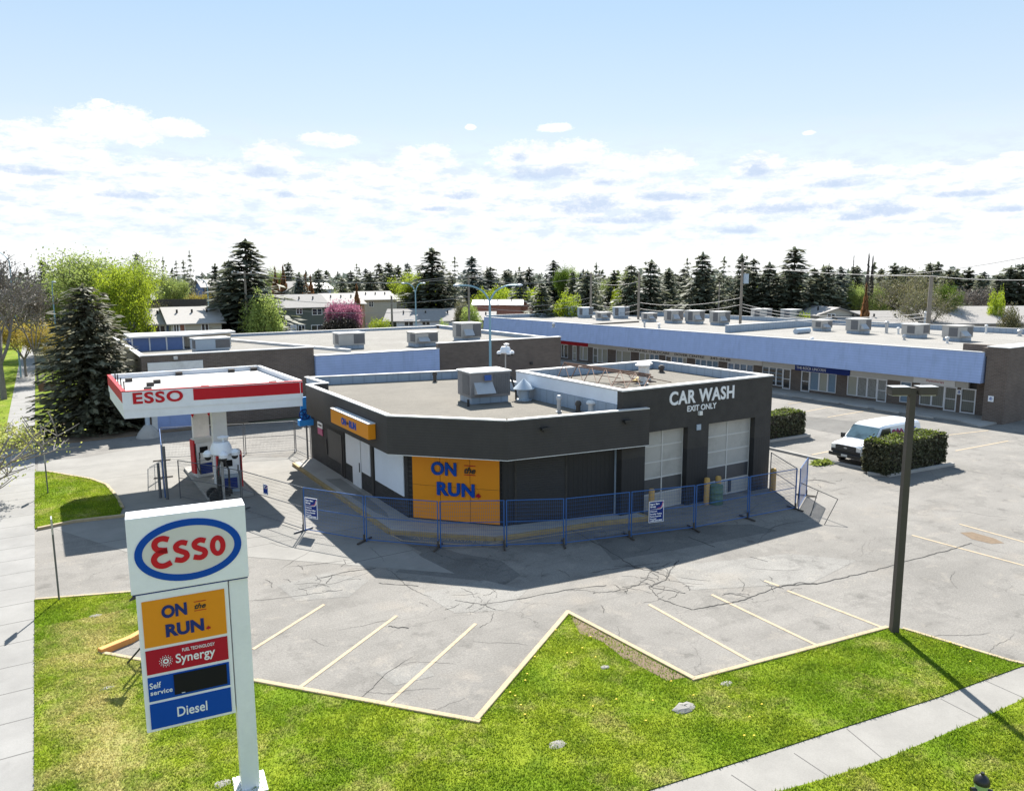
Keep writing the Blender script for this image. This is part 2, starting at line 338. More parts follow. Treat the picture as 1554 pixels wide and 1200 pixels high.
class MB:
    def __init__(s): s.v = []; s.f = []; s.m = []; s.sm = []
    def add(s, v, f, m=0, sm=False):
        o = len(s.v); s.v += [tuple(map(float, p)) for p in v]
        for q in f: s.f.append(tuple(i+o for i in q)); s.m.append(m); s.sm.append(sm)
        return s
    def box(s, x0, x1, y0, y1, z0, z1, m=0):
        v = [(x0,y0,z0),(x1,y0,z0),(x1,y1,z0),(x0,y1,z0),(x0,y0,z1),(x1,y0,z1),(x1,y1,z1),(x0,y1,z1)]
        return s.add(v, [(3,2,1,0),(4,5,6,7),(0,1,5,4),(1,2,6,5),(2,3,7,6),(3,0,4,7)], m)
    def obox(s, c, size, rz=0.0, m=0):
        a, b = math.cos(rz), math.sin(rz); hx, hy, hz = size[0]/2, size[1]/2, size[2]/2
        v = [(c[0]+a*x-b*y, c[1]+b*x+a*y, c[2]+z) for z in (-hz, hz) for x, y in ((-hx,-hy),(hx,-hy),(hx,hy),(-hx,hy))]
        return s.add(v, [(3,2,1,0),(4,5,6,7),(0,1,5,4),(1,2,6,5),(2,3,7,6),(3,0,4,7)], m)
    def wall(s, p, q, t, z0, z1, m=0, side=0):
        """upright slab from plan point p to q; thickness t to the left (side=1), right (-1) or centred"""
        d = Vector((q[0]-p[0], q[1]-p[1])); n = Vector((-d.y, d.x)).normalized()
        a, b = (n*t*.5, -n*t*.5) if side == 0 else ((n*t, n*0) if side == 1 else (n*0, -n*t))
        P = [(p[0]+b.x, p[1]+b.y), (q[0]+b.x, q[1]+b.y), (q[0]+a.x, q[1]+a.y), (p[0]+a.x, p[1]+a.y)]
        return s.prism(P, z0, z1, m)
    def prism(s, poly, z0, z1, m=0, mtop=None):
        n = len(poly); ar = sum(poly[i][0]*poly[(i+1)%n][1]-poly[(i+1)%n][0]*poly[i][1] for i in range(n))
        if ar < 0: poly = poly[::-1]
        v = [(x, y, z0) for x, y in poly]+[(x, y, z1) for x, y in poly]
        s.add(v, [tuple(range(n-1, -1, -1))]+[(i, (i+1)%n, n+(i+1)%n, n+i) for i in range(n)], m)
        o = len(s.v)-2*n; s.f.append(tuple(o+n+i for i in range(n))); s.m.append(m if mtop is None else mtop); s.sm.append(False)
        return s
    def sheet(s, poly, z, m=0):
        n = len(poly); ar = sum(poly[i][0]*poly[(i+1)%n][1]-poly[(i+1)%n][0]*poly[i][1] for i in range(n))
        if ar < 0: poly = poly[::-1]
        return s.add([(x, y, z) for x, y in poly], [tuple(range(n))], m)
    def quad(s, a, b, c, d, m=0): return s.add([a, b, c, d], [(0,1,2,3)], m)
    def tube(s, p, q, r, r2=None, n=8, m=0, cap=True):
        p, q = Vector(p), Vector(q); r2 = r if r2 is None else r2
        d = (q-p)
        if d.length < 1e-6: return s
        d.normalize(); u = d.orthogonal().normalized(); w = d.cross(u)
        v = []
        for c, rr in ((p, r), (q, r2)):
            for i in range(n):
                a = 2*math.pi*i/n; v.append(c+u*(math.cos(a)*rr)+w*(math.sin(a)*rr))
        f = [(i, (i+1)%n, n+(i+1)%n, n+i) for i in range(n)]
        s.add(v, f, m, n > 5)
        if cap:
            o = len(s.v)-2*n
            for q_ in (tuple(o+i for i in range(n-1, -1, -1)), tuple(o+n+i for i in range(n))):
                s.f.append(q_); s.m.append(m); s.sm.append(False)
        return s
    def path(s, pts, r, n=8, m=0):
        for a, b in zip(pts, pts[1:]): s.tube(a, b, r, n=n, m=m)
        return s
    def beam(s, p, q, w, h=None, m=0):
        """square bar between two points"""
        h = h or w; p, q = Vector(p), Vector(q); d = (q-p).normalized()
        u = d.cross(Vector((0,0,1)))
        u = Vector((1,0,0)) if u.length < 1e-4 else u.normalized()
        w_ = u.cross(d); v = []
        for c in (p, q):
            for a, b in ((-1,-1),(1,-1),(1,1),(-1,1)): v.append(c+u*(a*w/2)+w_*(b*h/2))
        return s.add(v, [(3,2,1,0),(4,5,6,7),(0,1,5,4),(1,2,6,5),(2,3,7,6),(3,0,4,7)], m)
    def lathe(s, prof, c, n=16, m=0):
        v = []; k = len(prof)
        for r, z in prof:
            for i in range(n):
                a = 2*math.pi*i/n; v.append((c[0]+r*math.cos(a), c[1]+r*math.sin(a), c[2]+z))
        f = [(j*n+i, j*n+(i+1)%n, (j+1)*n+(i+1)%n, (j+1)*n+i) for j in range(k-1) for i in range(n)]
        f += [tuple(range(n-1, -1, -1)), tuple((k-1)*n+i for i in range(n))]
        return s.add(v, f, m, True)
    def sph(s, c, r, m=0, n=12, k=8, sz=1.0):
        prof = [(max(1e-3, r*math.sin(math.pi*j/k)), -r*sz*math.cos(math.pi*j/k)) for j in range(k+1)]
        return s.lathe(prof, c, n, m)
    def text(s, t, O, U, V, height, width=None, m=0, offset=.0, shear=0.0, depth=.02, center=True, spacing=1.0):
        v, f, x0, x1, y0, y1 = text_geo(t, offset, shear, spacing, 1.0)
        O, U, V = Vector(O), Vector(U).normalized(), Vector(V).normalized(); N = U.cross(V)
        sy = height/(y1-y0) if y1 > y0 else height; sx = sy if width is None else width/(x1-x0)
        cx, cy = ((x0+x1)/2, (y0+y1)/2) if center else (x0, y0)
        return s.add([O+U*((p[0]-cx)*sx)+V*((p[1]-cy)*sy)+N*(p[2]*depth) for p in v], f, m)
    def stroke(s, pts, w, O, U, V, depth=.02, m=0, ends=True):
        """flat rounded stroke on a plane, 2-d points in metres"""
        O, U, V = Vector(O), Vector(U).normalized(), Vector(V).normalized(); N = U.cross(V)
        L, Rr = [], []
        for i, p in enumerate(pts):
            a = pts[max(0, i-1)]; b = pts[min(len(pts)-1, i+1)]
            t = Vector((b[0]-a[0], b[1]-a[1])).normalized(); n = Vector((-t.y, t.x))
            ww = (w(i/(len(pts)-1)) if callable(w) else w)/2
            L.append((p[0]+n.x*ww, p[1]+n.y*ww)); Rr.append((p[0]-n.x*ww, p[1]-n.y*ww))
        k = len(pts); P = L+Rr
        v = [O+U*x+V*y+N*z for z in (depth, 0) for x, y in P]
        f = []
        for i in range(k-1):
            f += [(k+i, k+i+1, i+1, i), (2*k+i, 2*k+i+1, 3*k+i+1, 3*k+i), (i, i+1, 2*k+i+1, 2*k+i), (3*k+i, 3*k+i+1, k+i+1, k+i)]
        f += [(0, 2*k, 3*k, k), (k-1, 2*k-1, 4*k-1, 3*k-1)]
        return s.add(v, f, m)
    def ring(s, a, b, w, O, U, V, depth=.02, m=0, n=64, fill=False):
        O, U, V = Vector(O), Vector(U).normalized(), Vector(V).normalized(); N = U.cross(V)
        v, f = [], []
        for i in range(n):
            t = 2*math.pi*i/n
            for (x, y) in ((a, b), (a-w, b-w)):
                for z in (0, depth): v.append(O+U*(x*math.cos(t))+V*(y*math.sin(t))+N*z)
        for i in range(n):
            p, q = 4*i, 4*((i+1) % n)
            f += [(p+1, q+1, q+3, p+3), (p, q, q+1, p+1), (p+3, q+3, q+2, p+2)]
        if fill: f = [tuple(4*i+1 for i in range(n))]+[(4*i, 4*((i+1)%n), 4*((i+1)%n)+1, 4*i+1) for i in range(n)]
        return s.add(v, f, m)
    def build(s, name, mats, parent=None, bevel=0.0, world=True):
        me = bpy.data.meshes.new(name); v = s.v
        if parent is not None and world:
            w = mat_world(parent).inverted(); v = [tuple(w @ Vector(p)) for p in v]
        me.from_pydata(v, [], s.f)
        for mn in ([mats] if isinstance(mats, str) else mats): me.materials.append(MATS[mn])
        me.polygons.foreach_set('material_index', s.m); me.polygons.foreach_set('use_smooth', s.sm)
        me.update()
        if any(s.sm): me.set_sharp_from_angle(angle=R_(40))
        o = bpy.data.objects.new(name, me); COL.objects.link(o)
        if parent is not None: o.parent = parent
        if bevel:
            b = o.modifiers.new('bevel', 'BEVEL'); b.width = bevel; b.segments = 2; b.limit_method = 'ANGLE'
        return o
def mat_world(o):
    mm = o.matrix_basis
    while o.parent is not None: o = o.parent; mm = o.matrix_basis @ mm
    return mm
def mesh_np(name, V, Fq, mats, parent=None, mi=None, smooth=False):
    me = bpy.data.meshes.new(name); n, k = Fq.shape
    me.vertices.add(len(V)); me.vertices.foreach_set('co', np.asarray(V, np.float32).ravel())
    me.loops.add(n*k); me.loops.foreach_set('vertex_index', np.asarray(Fq, np.int32).ravel())
    me.polygons.add(n); me.polygons.foreach_set('loop_start', np.arange(0, n*k, k, dtype=np.int32))
    for mn in ([mats] if isinstance(mats, str) else mats): me.materials.append(MATS[mn])
    if mi is not None: me.polygons.foreach_set('material_index', np.asarray(mi, np.int32))
    me.update(calc_edges=True); me.validate()
    o = bpy.data.objects.new(name, me); COL.objects.link(o)
    if parent is not None: o.parent = parent
    return o
def tag(o, label, cat, group=None):
    o['label'] = label; o['category'] = cat
    if group: o['group'] = group
    return o
def thing(name, label, cat, loc=(0,0,0), rz=0.0, group=None):
    o = bpy.data.objects.new(name, None); COL.objects.link(o); o.empty_display_size = .3
    o.location = loc; o.rotation_euler = (0, 0, rz)
    return tag(o, label, cat, group)
def struct(o): o['kind'] = 'structure'; return o
def stuff(o): o['kind'] = 'stuff'; return o
def copy_tree(o, parent=None, kids={}):
    c = o.copy(); COL.objects.link(c)
    if parent is not None: c.parent = parent
    for ch in o.children: copy_tree(ch, c)
    return c
def inside(P, poly):
    x, y = P[:, 0], P[:, 1]; r = np.zeros(len(P), bool); n = len(poly)
    for i in range(n):
        x0, y0 = poly[i]; x1, y1 = poly[(i+1) % n]
        if y0 == y1: continue
        c = ((y0 > y) != (y1 > y)) & (x < (x1-x0)*(y-y0)/(y1-y0)+x0); r ^= c
    return r
# ------------------------------------------------------------------ world and sun
KX, KY = -.50, -.925                       # shadow offset per metre of height
sun_dir = Vector((-KX, -KY, 1)).normalized()
ELEV = math.asin(sun_dir.z); AZ = math.atan2(sun_dir.x, sun_dir.y)
W = bpy.data.worlds.new('World'); S.world = W; W.use_nodes = True
wt = NT(W); bg = wt.n['Background']
sky = wt.n.new('ShaderNodeTexSky'); sky.sky_type = 'NISHITA'; sky.sun_disc = False
sky.sun_elevation = ELEV; sky.sun_rotation = AZ; sky.air_density = 1.0; sky.dust_density = .6; sky.ozone_density = 1.6; sky.altitude = 700
tc = wt.n.new('ShaderNodeTexCoord'); gv = tc.outputs['Generated']
sx = wt.n.new('ShaderNodeSeparateXYZ'); wt.l.new(gv, sx.inputs[0])
az = wt.math('MULTIPLY', wt.math('ARCTAN2', sx.outputs[0], sx.outputs[1]), 180/math.pi)
el = wt.math('MULTIPLY', wt.math('ARCSINE', sx.outputs[2]), 180/math.pi)
cb = wt.n.new('ShaderNodeCombineXYZ'); wt.l.new(az, cb.inputs[0]); wt.l.new(wt.math('MULTIPLY', el, 1.8), cb.inputs[1])
n1 = wt.noise(cb.outputs[0], .55, 6, .62); n2 = wt.noise(cb.outputs[0], .16, 4, .55); n3 = wt.noise(cb.outputs[0], 1.6, 5, .65); n4 = wt.noise(cb.outputs[0], 4.5, 4, .7)
cb2 = wt.n.new('ShaderNodeCombineXYZ'); wt.l.new(az, cb2.inputs[0]); wt.l.new(wt.math('MULTIPLY', el, 3.2), cb2.inputs[1])
def azel(px, py):
    d = ray(px, py); d = d/np.linalg.norm(d)
    return math.degrees(math.atan2(d[0], d[1])), math.degrees(math.asin(d[2]))
def puffs(lst, soft, amp, flat=1.0):
    tot = None
    for px, py, rx, ry in lst:
        a, e = azel(px, py); ra, re = rx/F*57.3, ry/F*57.3
        u = wt.math('MULTIPLY', wt.math('SUBTRACT', az, a), 1/ra); v = wt.math('MULTIPLY', wt.math('SUBTRACT', el, e), 1/re)
        if flat != 1.0: v = wt.math('MAXIMUM', v, wt.math('MULTIPLY', v, -flat))
        q = wt.math('SUBTRACT', 1.0, wt.math('ADD', wt.math('MULTIPLY', u, u), wt.math('MULTIPLY', v, v)))
        tot = q if tot is None else wt.math('MAXIMUM', tot, q)
    nz = wt.math('ADD', wt.math('MULTIPLY', n1, .45), wt.math('ADD', wt.math('MULTIPLY', n3, .35), wt.math('MULTIPLY', n4, .2)))
    k = wt.math('ADD', tot, wt.math('MULTIPLY', wt.math('SUBTRACT', nz, .5), amp))
    return wt.ramp(k, soft)
WHITE = [(165,192,66,30),(200,205,42,22),(268,197,40,16),(498,214,46,13),(155,157,14,6),(30,200,20,14),(70,235,85,42),(20,255,60,40),(714,194,9,5),(840,195,28,9),
         (410,240,45,24),(645,245,55,26),(800,245,60,30),(870,240,60,28),(920,262,80,30),(1010,250,45,20),(1150,255,42,24),(1250,268,70,26),(1340,262,22,10),(1440,275,95,30),(1530,270,60,30),
         (1540,234,20,5),(1228,202,10,4),(300,280,150,36),(500,290,160,40),(120,300,190,36),(700,300,150,40),(900,310,180,40),(1100,310,170,40),(1300,320,190,36),(1480,325,150,40),(560,265,70,22)]
GREY = [(60,262,48,8),(190,297,42,9),(400,262,34,13),(428,296,20,7),(810,268,52,14),(790,240,16,10),(850,262,40,12),(890,315,60,22),(700,298,30,11),(660,318,30,5),(918,278,22,9),(1020,300,58,11),(1148,262,22,18),
        (1000,330,40,15),(1190,318,100,11),(1270,280,44,8),(1345,322,44,14),(1465,295,56,7),(1125,350,32,9),(1530,318,30,7),(940,335,70,10),(1300,330,30,8)]
dens = puffs(WHITE, [(.0, 0), (.55, 1)], 4.2, 1.35)
shade = puffs(GREY, [(.0, 0), (1.0, .85)], 4.6, 1.7)
wisp = wt.math('MULTIPLY', wt.ramp(wt.noise(cb2.outputs[0], .42, 6, .66), [(.44, 0), (.62, .9)]), wt.ramp(wt.math('MULTIPLY', el, 1/90.0), [(.012, 0), (.035, 1), (.09, 1), (.125, 0)]))
low = wt.ramp(el, [(0.0, 1), (.10, 0)])
low = wt.ramp(wt.math('MULTIPLY', el, 1/90.0), [(.008, .9), (.05, .15), (.12, 0)])   # bright hazy horizon
SKYB = sky.outputs[0]
grad = wt.ramp(wt.math('MULTIPLY', el, 1/90.0), [(0.0,(6.4,6.5,6.6)),(.06,(5.7,6.0,6.3)),(.12,(4.3,5.1,5.8)),(.2,(3.2,4.45,5.75)),(.32,(2.4,3.7,5.5)),(.6,(2.6,3.7,5.3)),(1.0,(2.8,3.7,5.0))])  # unseen upper sky kept bright as added fill for shaded faces
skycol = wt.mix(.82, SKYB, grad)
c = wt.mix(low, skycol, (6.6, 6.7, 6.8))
c = wt.mix(dens, c, (6.9, 6.95, 7.0))
c = wt.mix(wisp, c, (4.7, 5.35, 6.05))
c = wt.mix(shade, c, (3.7, 4.45, 5.7))
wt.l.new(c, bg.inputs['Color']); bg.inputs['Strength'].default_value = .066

sl = bpy.data.lights.new('sun', 'SUN'); sl.energy = 5.0; sl.angle = R_(.53); sl.color = (1, .955, .88)
so = bpy.data.objects.new('sun', sl); COL.objects.link(so); so.rotation_euler = (-sun_dir).to_track_quat('-Z', 'Y').to_euler(); so.location = (0, 0, 60)
S.view_settings.view_transform = 'Standard'; S.view_settings.look = 'None'; S.view_settings.gamma = 1
S.view_settings.exposure = 1.32
S.cycles.use_denoising = True
try: S.cycles.denoiser = 'OPENIMAGEDENOISE'
except Exception: pass
S.cycles.max_bounces = 6; S.cycles.diffuse_bounces = 3; S.cycles.transparent_max_bounces = 6; S.cycles.sample_clamp_indirect = 6

# ------------------------------------------------------------------ ground, roads, lawns
MB().sheet([(-4000,-1500),(6000,-1500),(6000,7000),(-4000,7000)], -.06).build('ground', 'ground')
struct(bpy.data.objects['ground'])
lot_poly = [(-.86,27.3),(-.86,7.0),(12,-4),(110,-4),(110,108),(42,108),(42,54.5),(-.86,54.5)]
lot = struct(MB().sheet(lot_poly, 0.0).build('parking_lot', 'asphalt'))
struct(MB().sheet(GL([(52,792),(58,700),(130,694),(250,672),(372,694),(470,694),(440,700),(470,722),(640,845),(690,870),(380,845),(200,840)]), .006).build('forecourt', 'forecourt'))
patch = MB()
for poly in ([(570,800),(640,838),(600,868),(720,880),(765,888),(790,872),(760,850),(700,840)], [(900,815),(1000,800),(1140,795),(1180,805),(1020,835),(930,850)],
             [(1190,628),(1300,640),(1370,662),(1320,668),(1200,645)]):
    patch.sheet(GL(poly), .004)
patch.build('dark_patch', 'asphalt_dark', lot)
lp = MB()
for poly in ([(420,888),(500,868),(560,880),(530,905),(450,912)], [(640,900),(735,880),(800,895),(770,925),(690,930)], [(1000,860),(1200,840),(1300,850),(1230,885),(1050,895)], [(570,1020),(640,1005),(660,1025),(600,1040)]):
    lp.sheet(GL(poly), .0045)
lp.build('pale_patch', 'asphalt_light', lot)
wx, wy = -2.55, -.86
walk = struct(MB().prism([(wx,-12),(wy,-12),(wy,150),(wx,150)], -.05, .035).build('sidewalk', 'walk_west'))
top = [(30,8.0),(21.0,8.75),(19.3,8.93),(17.5,9.1),(14.7,9.5),(12.8,9.75),(11.0,10.0),(4,11.0),(-.86,11.7)]
bot = [(-.86,10.5),(4,9.9),(11.1,8.95),(12.8,8.6),(14.3,8.36),(17.5,8.08),(19.3,7.98),(21.0,7.75),(30,6.9)]
walk2 = struct(MB().prism(top+bot, -.05, .04).build('sidewalk', 'walk_clean'))
jm = MB()
for a, b in (((1205,1145),(1265,1185)),((1285,1108),(1345,1158)),((1427,1062),(1489,1094)),((1494,1034),(1554,1061)),((1110,1178),(1148,1203))):
    p, q = G(*a), G(*b); jm.wall(p, q, .022, .03, .0435)
jm.build('joint', 'joint', walk2)
# lawns
SW = [(1.9,26.35),(2.9,25.9),(3.35,25.0),(3.1,24.1),(1.42,22.72),(.66,22.36)]
lawn_main = [(-.86,27.35)]+SW+[(3.9,18.55),(7.72,14.07),(12.81,17.58),(13.15,12.87),(16.5,12.35),(19.92,11.95),(20.3,11.6),(20.86,9.1),(21.0,8.76),(19.3,8.94),(17.5,9.11),(14.7,9.51),(12.8,9.76),(11.0,10.01),(4,11.01),(-.86,11.71)]
lawn_south = [(-.86,10.49),(4,9.89),(11.1,8.94),(12.8,8.59),(14.3,8.35),(17.5,8.07),(19.3,7.97),(21.0,7.74),(30,6.89),(30,1),(-.86,1)]
lawn_nw = [(-.86,52.0),(-.86,35.7),(.6,35.8),(2.2,35.6),(2.45,37.0),(2.4,38.9),(2.15,41.6),(1.6,43.2),(1.0,44.2),(-.3,46.3)]
lawn_nw = [(-.86,46.6),(-.86,35.7),(.6,35.8),(2.2,35.6),(2.45,37.0),(2.4,38.9),(2.15,41.6),(1.6,43.2),(1.0,44.2),(-.3,46.3)]
lawn_far = [(-.86,54.0),(5.4,54.6),(5.4,66),(4.5,100),(-.86,100)]
boul = [(-2.55,-10),(-2.55,150),(-6.5,150),(-6.5,-10)]
for pl in (lawn_main, lawn_south, lawn_nw, lawn_far, boul):
    struct(MB().prism(pl, -.05, .06).build('lawn', 'lawn'))
struct(MB().sheet([(-6.6,-40),(-6.6,400),(-17,400),(-17,-40)], -.02).build('road', 'asphalt_dark'))
struct(MB().prism([(-.85,54.05),(12,54.9),(12,57.2),(5.3,57.2),(5.3,64),(1.0,63.5),(.2,58)], -.04, .072).build('soil', 'soil'))
SOILP = GL([(866,938),(897,953),(950,982),(1000,1010),(1040,1031),(1012,1036),(975,1016),(945,1001),(915,977),(880,964)])
struct(MB().prism(SOILP, .0, .068).build('soil', 'soil'))
# dirt on the eastern stalls
struct(MB().sheet(GL([(1457,808),(1475,807),(1510,817),(1524,824),(1505,825),(1475,818)]), .005).build('soil', 'soil'))
# kerbs
def kerb(pts, mat, z=.11, w=.15):
    b = MB()
    for p, q in zip(pts, pts[1:]):
        d = Vector((q[0]-p[0], q[1]-p[1])).normalized()*w*.5
        b.wall((p[0]-d.x*.9, p[1]-d.y*.9), (q[0]+d.x*.9, q[1]+d.y*.9), w*(1+random.uniform(-.02,.02)), -.04, z+random.uniform(-.004,.004))
    return struct(b.build('kerb', mat, bevel=.02))
kerb([(3.9,18.55),(7.72,14.07)], 'kerb_paint', .105); kerb([(.66,22.36),(3.9,18.55)], 'kerb_paint', .09, .13)
kerb([(7.75,14.15),(12.81,17.62),(13.2,12.85)], 'kerb_paint'); kerb([(13.2,12.8),(16.5,12.36),(19.95,11.93)], 'kerb_paint', .1)
kerb([(20.3,11.6),(20.87,9.1),(21.0,8.85)], 'kerb_paint', .09, .12)
kerb([(-.8,27.38),(1.9,26.38)], 'kerb_paint', .09, .12)
kerb([(3.35,25.0),(3.1,24.1),(1.42,22.72),(.72,22.4)], 'kerb_orange', .17, .2)
kerb([(-.3,46.3),(1.0,44.2),(1.6,43.2),(2.15,41.6),(2.4,38.9),(2.45,37.0)], 'kerb_paint', .1, .14)
kerb([(-.7,35.55),(.5,35.85),(2.4,35.6)], 'kerb_paint', .12, .16)
kerb([(36.0,52),(36.0,29.2),(36.0,26.2),(36.2,23.5)], 'concrete', .13, .17)
kerb([(35.5,22.75),(35.95,22.0),(41.0,21.55)], 'concrete', .14, .2); kerb([(35,30.9),(41.1,30.65),(41.3,32.3)], 'concrete', .14, .2)
# painted stall lines
ln = MB()
def line(a, b, w=.1, z=.009): ln.sheet([(a[0]+n[0]*s_, a[1]+n[1]*s_) for (a, n, s_) in _lq(a, b, w)], z)
def _lq(a, b, w):
    d = Vector((b[0]-a[0], b[1]-a[1])).normalized(); n = (-d.y, d.x)
    return [(a, n, w/2), (a, n, -w/2), (b, n, -w/2), (b, n, w/2)]
for a, b in (((384,985),(492,917)),((445,1050),(602,934)),((580,1074),(722,946)),((985,917),(1152,1010)),((1080,902),(1250,984)),((1195,896),(1342,953)),((1160,881),(1182,889)),
             ((1384,812),(1554,858)),((1456,795),(1560,824)),((860,934),(1045,1034))):
    line(G(*a), G(*b), .11)
for a, b in (((1196,613),(1216,610)),((1215,626),(1262,617)),((1256,633),(1322,622)),((1310,642),(1380,629)),((1440,660),(1500,653)),((1450,684),(1530,669)),((1225,597),(1190,602)),((1100,740),(1100,741)),((1232,690),(1262,684))):
    line(G(*a), G(*b), .12)
for a, b in (((11.14,27.3),(11.25,26.4)),((11.25,26.4),(13.54,24.2)),((13.54,24.2),(14.6,24.28)),((13.54,24.2),(18.7,23.4))): line(a, b, .09)
ln.build('stall_line', 'line_yellow', lot)
tx = MB(); c0 = G(681,818); u = Vector((.74,-.67,0)); v = Vector((.67,.74,0))
tx.text('NO  PARKING', (c0[0], c0[1], .010), u, v, .42, 2.75, offset=-.01, depth=.001); tx.build('lettering', 'line_yellow', lot)
# cracks traced on the tarmac
def jag(pts, amp=.035, n=9):
    out = []
    for a, b in zip(pts, pts[1:]):
        for i in range(n):
            t = i/n; out.append((a[0]+(b[0]-a[0])*t+random.uniform(-amp, amp), a[1]+(b[1]-a[1])*t+random.uniform(-amp, amp)))
    return out+[pts[-1]]
ck = MB()
CR = [([(1050,925),(1085,919),(1130,910),(1180,890),(1240,885),(1290,874),(1340,862),(1400,845),(1450,832),(1475,824)],.045),([(1180,891),(1215,884),(1240,886)],.08),
 ([(985,890),(1010,880),(1020,862),(1030,850)],.05),([(985,890),(1000,908),(1050,925)],.03),([(985,885),(960,890),(930,897),(900,900)],.025),([(985,890),(1040,900)],.03),
 ([(730,918),(790,908),(860,895),(920,888)],.03),([(480,880),(520,868),(570,862)],.03),([(495,885),(505,872)],.04),([(575,885),(635,889)],.03),([(690,910),(735,918),(752,925)],.03),
 ([(340,915),(420,908),(520,895)],.012),([(860,800),(915,830),(965,862),(1000,868)],.03),([(1140,845),(1165,852)],.03),([(1220,730),(1240,728),(1268,734)],.06),
 ([(590,950),(620,953)],.04),([(250,812),(330,820),(430,812)],.012),([(980,880),(990,862)],.02),([(1045,815),(1085,830)],.04),([(900,868),(950,860),(1000,854)],.02)]
for pts, w in CR:
    g = jag(GL(pts))
    ck.stroke([tuple(p) for p in g], lambda t, w=w: w*(.35+.65*abs(math.sin(9*t+w*70))), (0,0,.0075), (1,0,0), (0,1,0), .003)
rc = random.Random(12)
for _ in range(60):
    px, py = rc.uniform(380,1554), rc.uniform(700,1080); g = G(px, py); a = rc.uniform(0,6.28); pts = [g]
    if inside(np.array([g]), lawn_main)[0]: continue
    for k in range(rc.randrange(3,9)):
        a += rc.uniform(-.35,.35); s_ = rc.uniform(.15,.55); pts.append((pts[-1][0]+math.cos(a)*s_, pts[-1][1]+math.sin(a)*s_))
    w = rc.uniform(.006,.016); ck.stroke(jag(pts,.02,4), lambda t, w=w: w*(.25+.75*math.sin(3.1*t+.02)), (0,0,.0078), (1,0,0), (0,1,0), .002)
for cx_, cy_, sp_, nn in ((1000,885,1.0,22),(500,878,1.1,12),(1165,892,.7,8),(965,812,1.6,18),(885,945,.9,5),(720,925,1.1,8),(1240,732,.6,6)):
    g = G(cx_, cy_)
    for _ in range(nn):
        p = (g[0]+rc.gauss(0,sp_), g[1]+rc.gauss(0,sp_*.6)); a = rc.choice([.2,1.3,2.2])+rc.uniform(-.5,.5); L = rc.uniform(.3,1.1)
        if inside(np.array([p]), lawn_main)[0]: continue
        pts = [p, (p[0]+math.cos(a)*L*.5, p[1]+math.sin(a)*L*.5), (p[0]+math.cos(a+.3)*L, p[1]+math.sin(a+.3)*L)]
        w = rc.uniform(.01,.026); ck.stroke(jag(pts,.03,5), lambda t, w=w: w*(.3+.7*abs(math.sin(5*t+w*90))), (0,0,.0074), (1,0,0), (0,1,0), .002)
ck.build('crack', 'crack', lot)
# wheel stops at the shops
for i in range(9):
    y = 29.6+i*2.55; o = MB().obox((53.4+.07*i, y+1.0, .09), (.22, 1.95, .16), 0).build('wheel_stop', 'concrete', bevel=.03)
    tag(o, 'low concrete wheel stop lying at the head of a stall in front of the shops', 'wheel stop', 'concrete wheel stops along the shop walk')

# grass blades on the lawns
def blades(polys, n_per, hh, seed, zoff=.06):
    rg = np.random.default_rng(seed); P = []
    for poly in polys:
        a = np.array(poly); lo, hi = a.min(0), a.max(0); area = abs(sum(poly[i][0]*poly[(i+1)%len(poly)][1]-poly[(i+1)%len(poly)][0]*poly[i][1] for i in range(len(poly))))/2
        k = int(n_per*(hi-lo).prod()); q = rg.uniform(lo, hi, (k, 2)); q = q[inside(q, poly)]; s_ = inside(q, SOILP); P.append(q[~s_ | (rg.random(len(q)) < .4)])
    P = np.concatenate(P)
    dens = np.sin(P[:,0]*1.7+np.sin(P[:,1]*1.1))*np.sin(P[:,1]*1.3+1)+rg.normal(0,.6,len(P)); P = P[dens > -.9]
    n = len(P); an = rg.uniform(0, 2*np.pi, n); h = hh*rg.uniform(.4, 1.25, n); w = .010+rg.uniform(0,.014,n)
    clump = .62+.35*np.abs(np.sin(P[:,0]*1.9+P[:,1]+np.sin(P[:,1]*2.7)))
    h = h*clump
    d = np.stack([np.cos(an), np.sin(an)], 1); ln_ = rg.uniform(-.8, .8, (n,2))*h[:,None]
    b = np.concatenate([P, np.full((n,1), zoff-.01)], 1)
    v = np.empty((n,3,3)); v[:,0] = b; v[:,1] = b; v[:,0,:2] -= d*w[:,None]; v[:,1,:2] += d*w[:,None]
    v[:,2,:2] = P+ln_; v[:,2,2] = zoff+h
    return v.reshape(-1,3), np.arange(n*3).reshape(-1,3)
V1, F1 = blades([lawn_main], 1500, .058, 1); o = mesh_np('grass', V1, F1, 'blade'); stuff(o)
V1, F1 = blades([[p for p in lawn_south if p[1] > -5 and p[0] > -5][:8]+[(24,7.4),(24,3.5),(6,6)]], 1400, .07, 2); stuff(mesh_np('grass', V1, F1, 'blade'))
V1, F1 = blades([lawn_nw], 700, .08, 3); stuff(mesh_np('grass', V1, F1, 'blade'))
rg = np.random.default_rng(5); dv = MB()
for px, py, k, sp in ((1120,1100,10,1.2),(800,1030,26,1.6),(760,1070,14,.9),(880,975,18,1.0),(1050,1060,10,1.2),(1420,975,14,1.2),(1460,990,10,1),(960,1080,8,1),(640,1120,6,1)):
    g0 = G(px, py)
    for _ in range(k):
        q = np.array([[g0[0]+rg.normal(0, sp*.5), g0[1]+rg.normal(0, sp*.5)]])
        if rg.random() < .25 and inside(q, lawn_main)[0]: dv.lathe([(.012,0),(.03,.012),(.018,.024)], (q[0,0], q[0,1], .11), 6)
stuff(dv.build('dandelions', 'dandelion'))
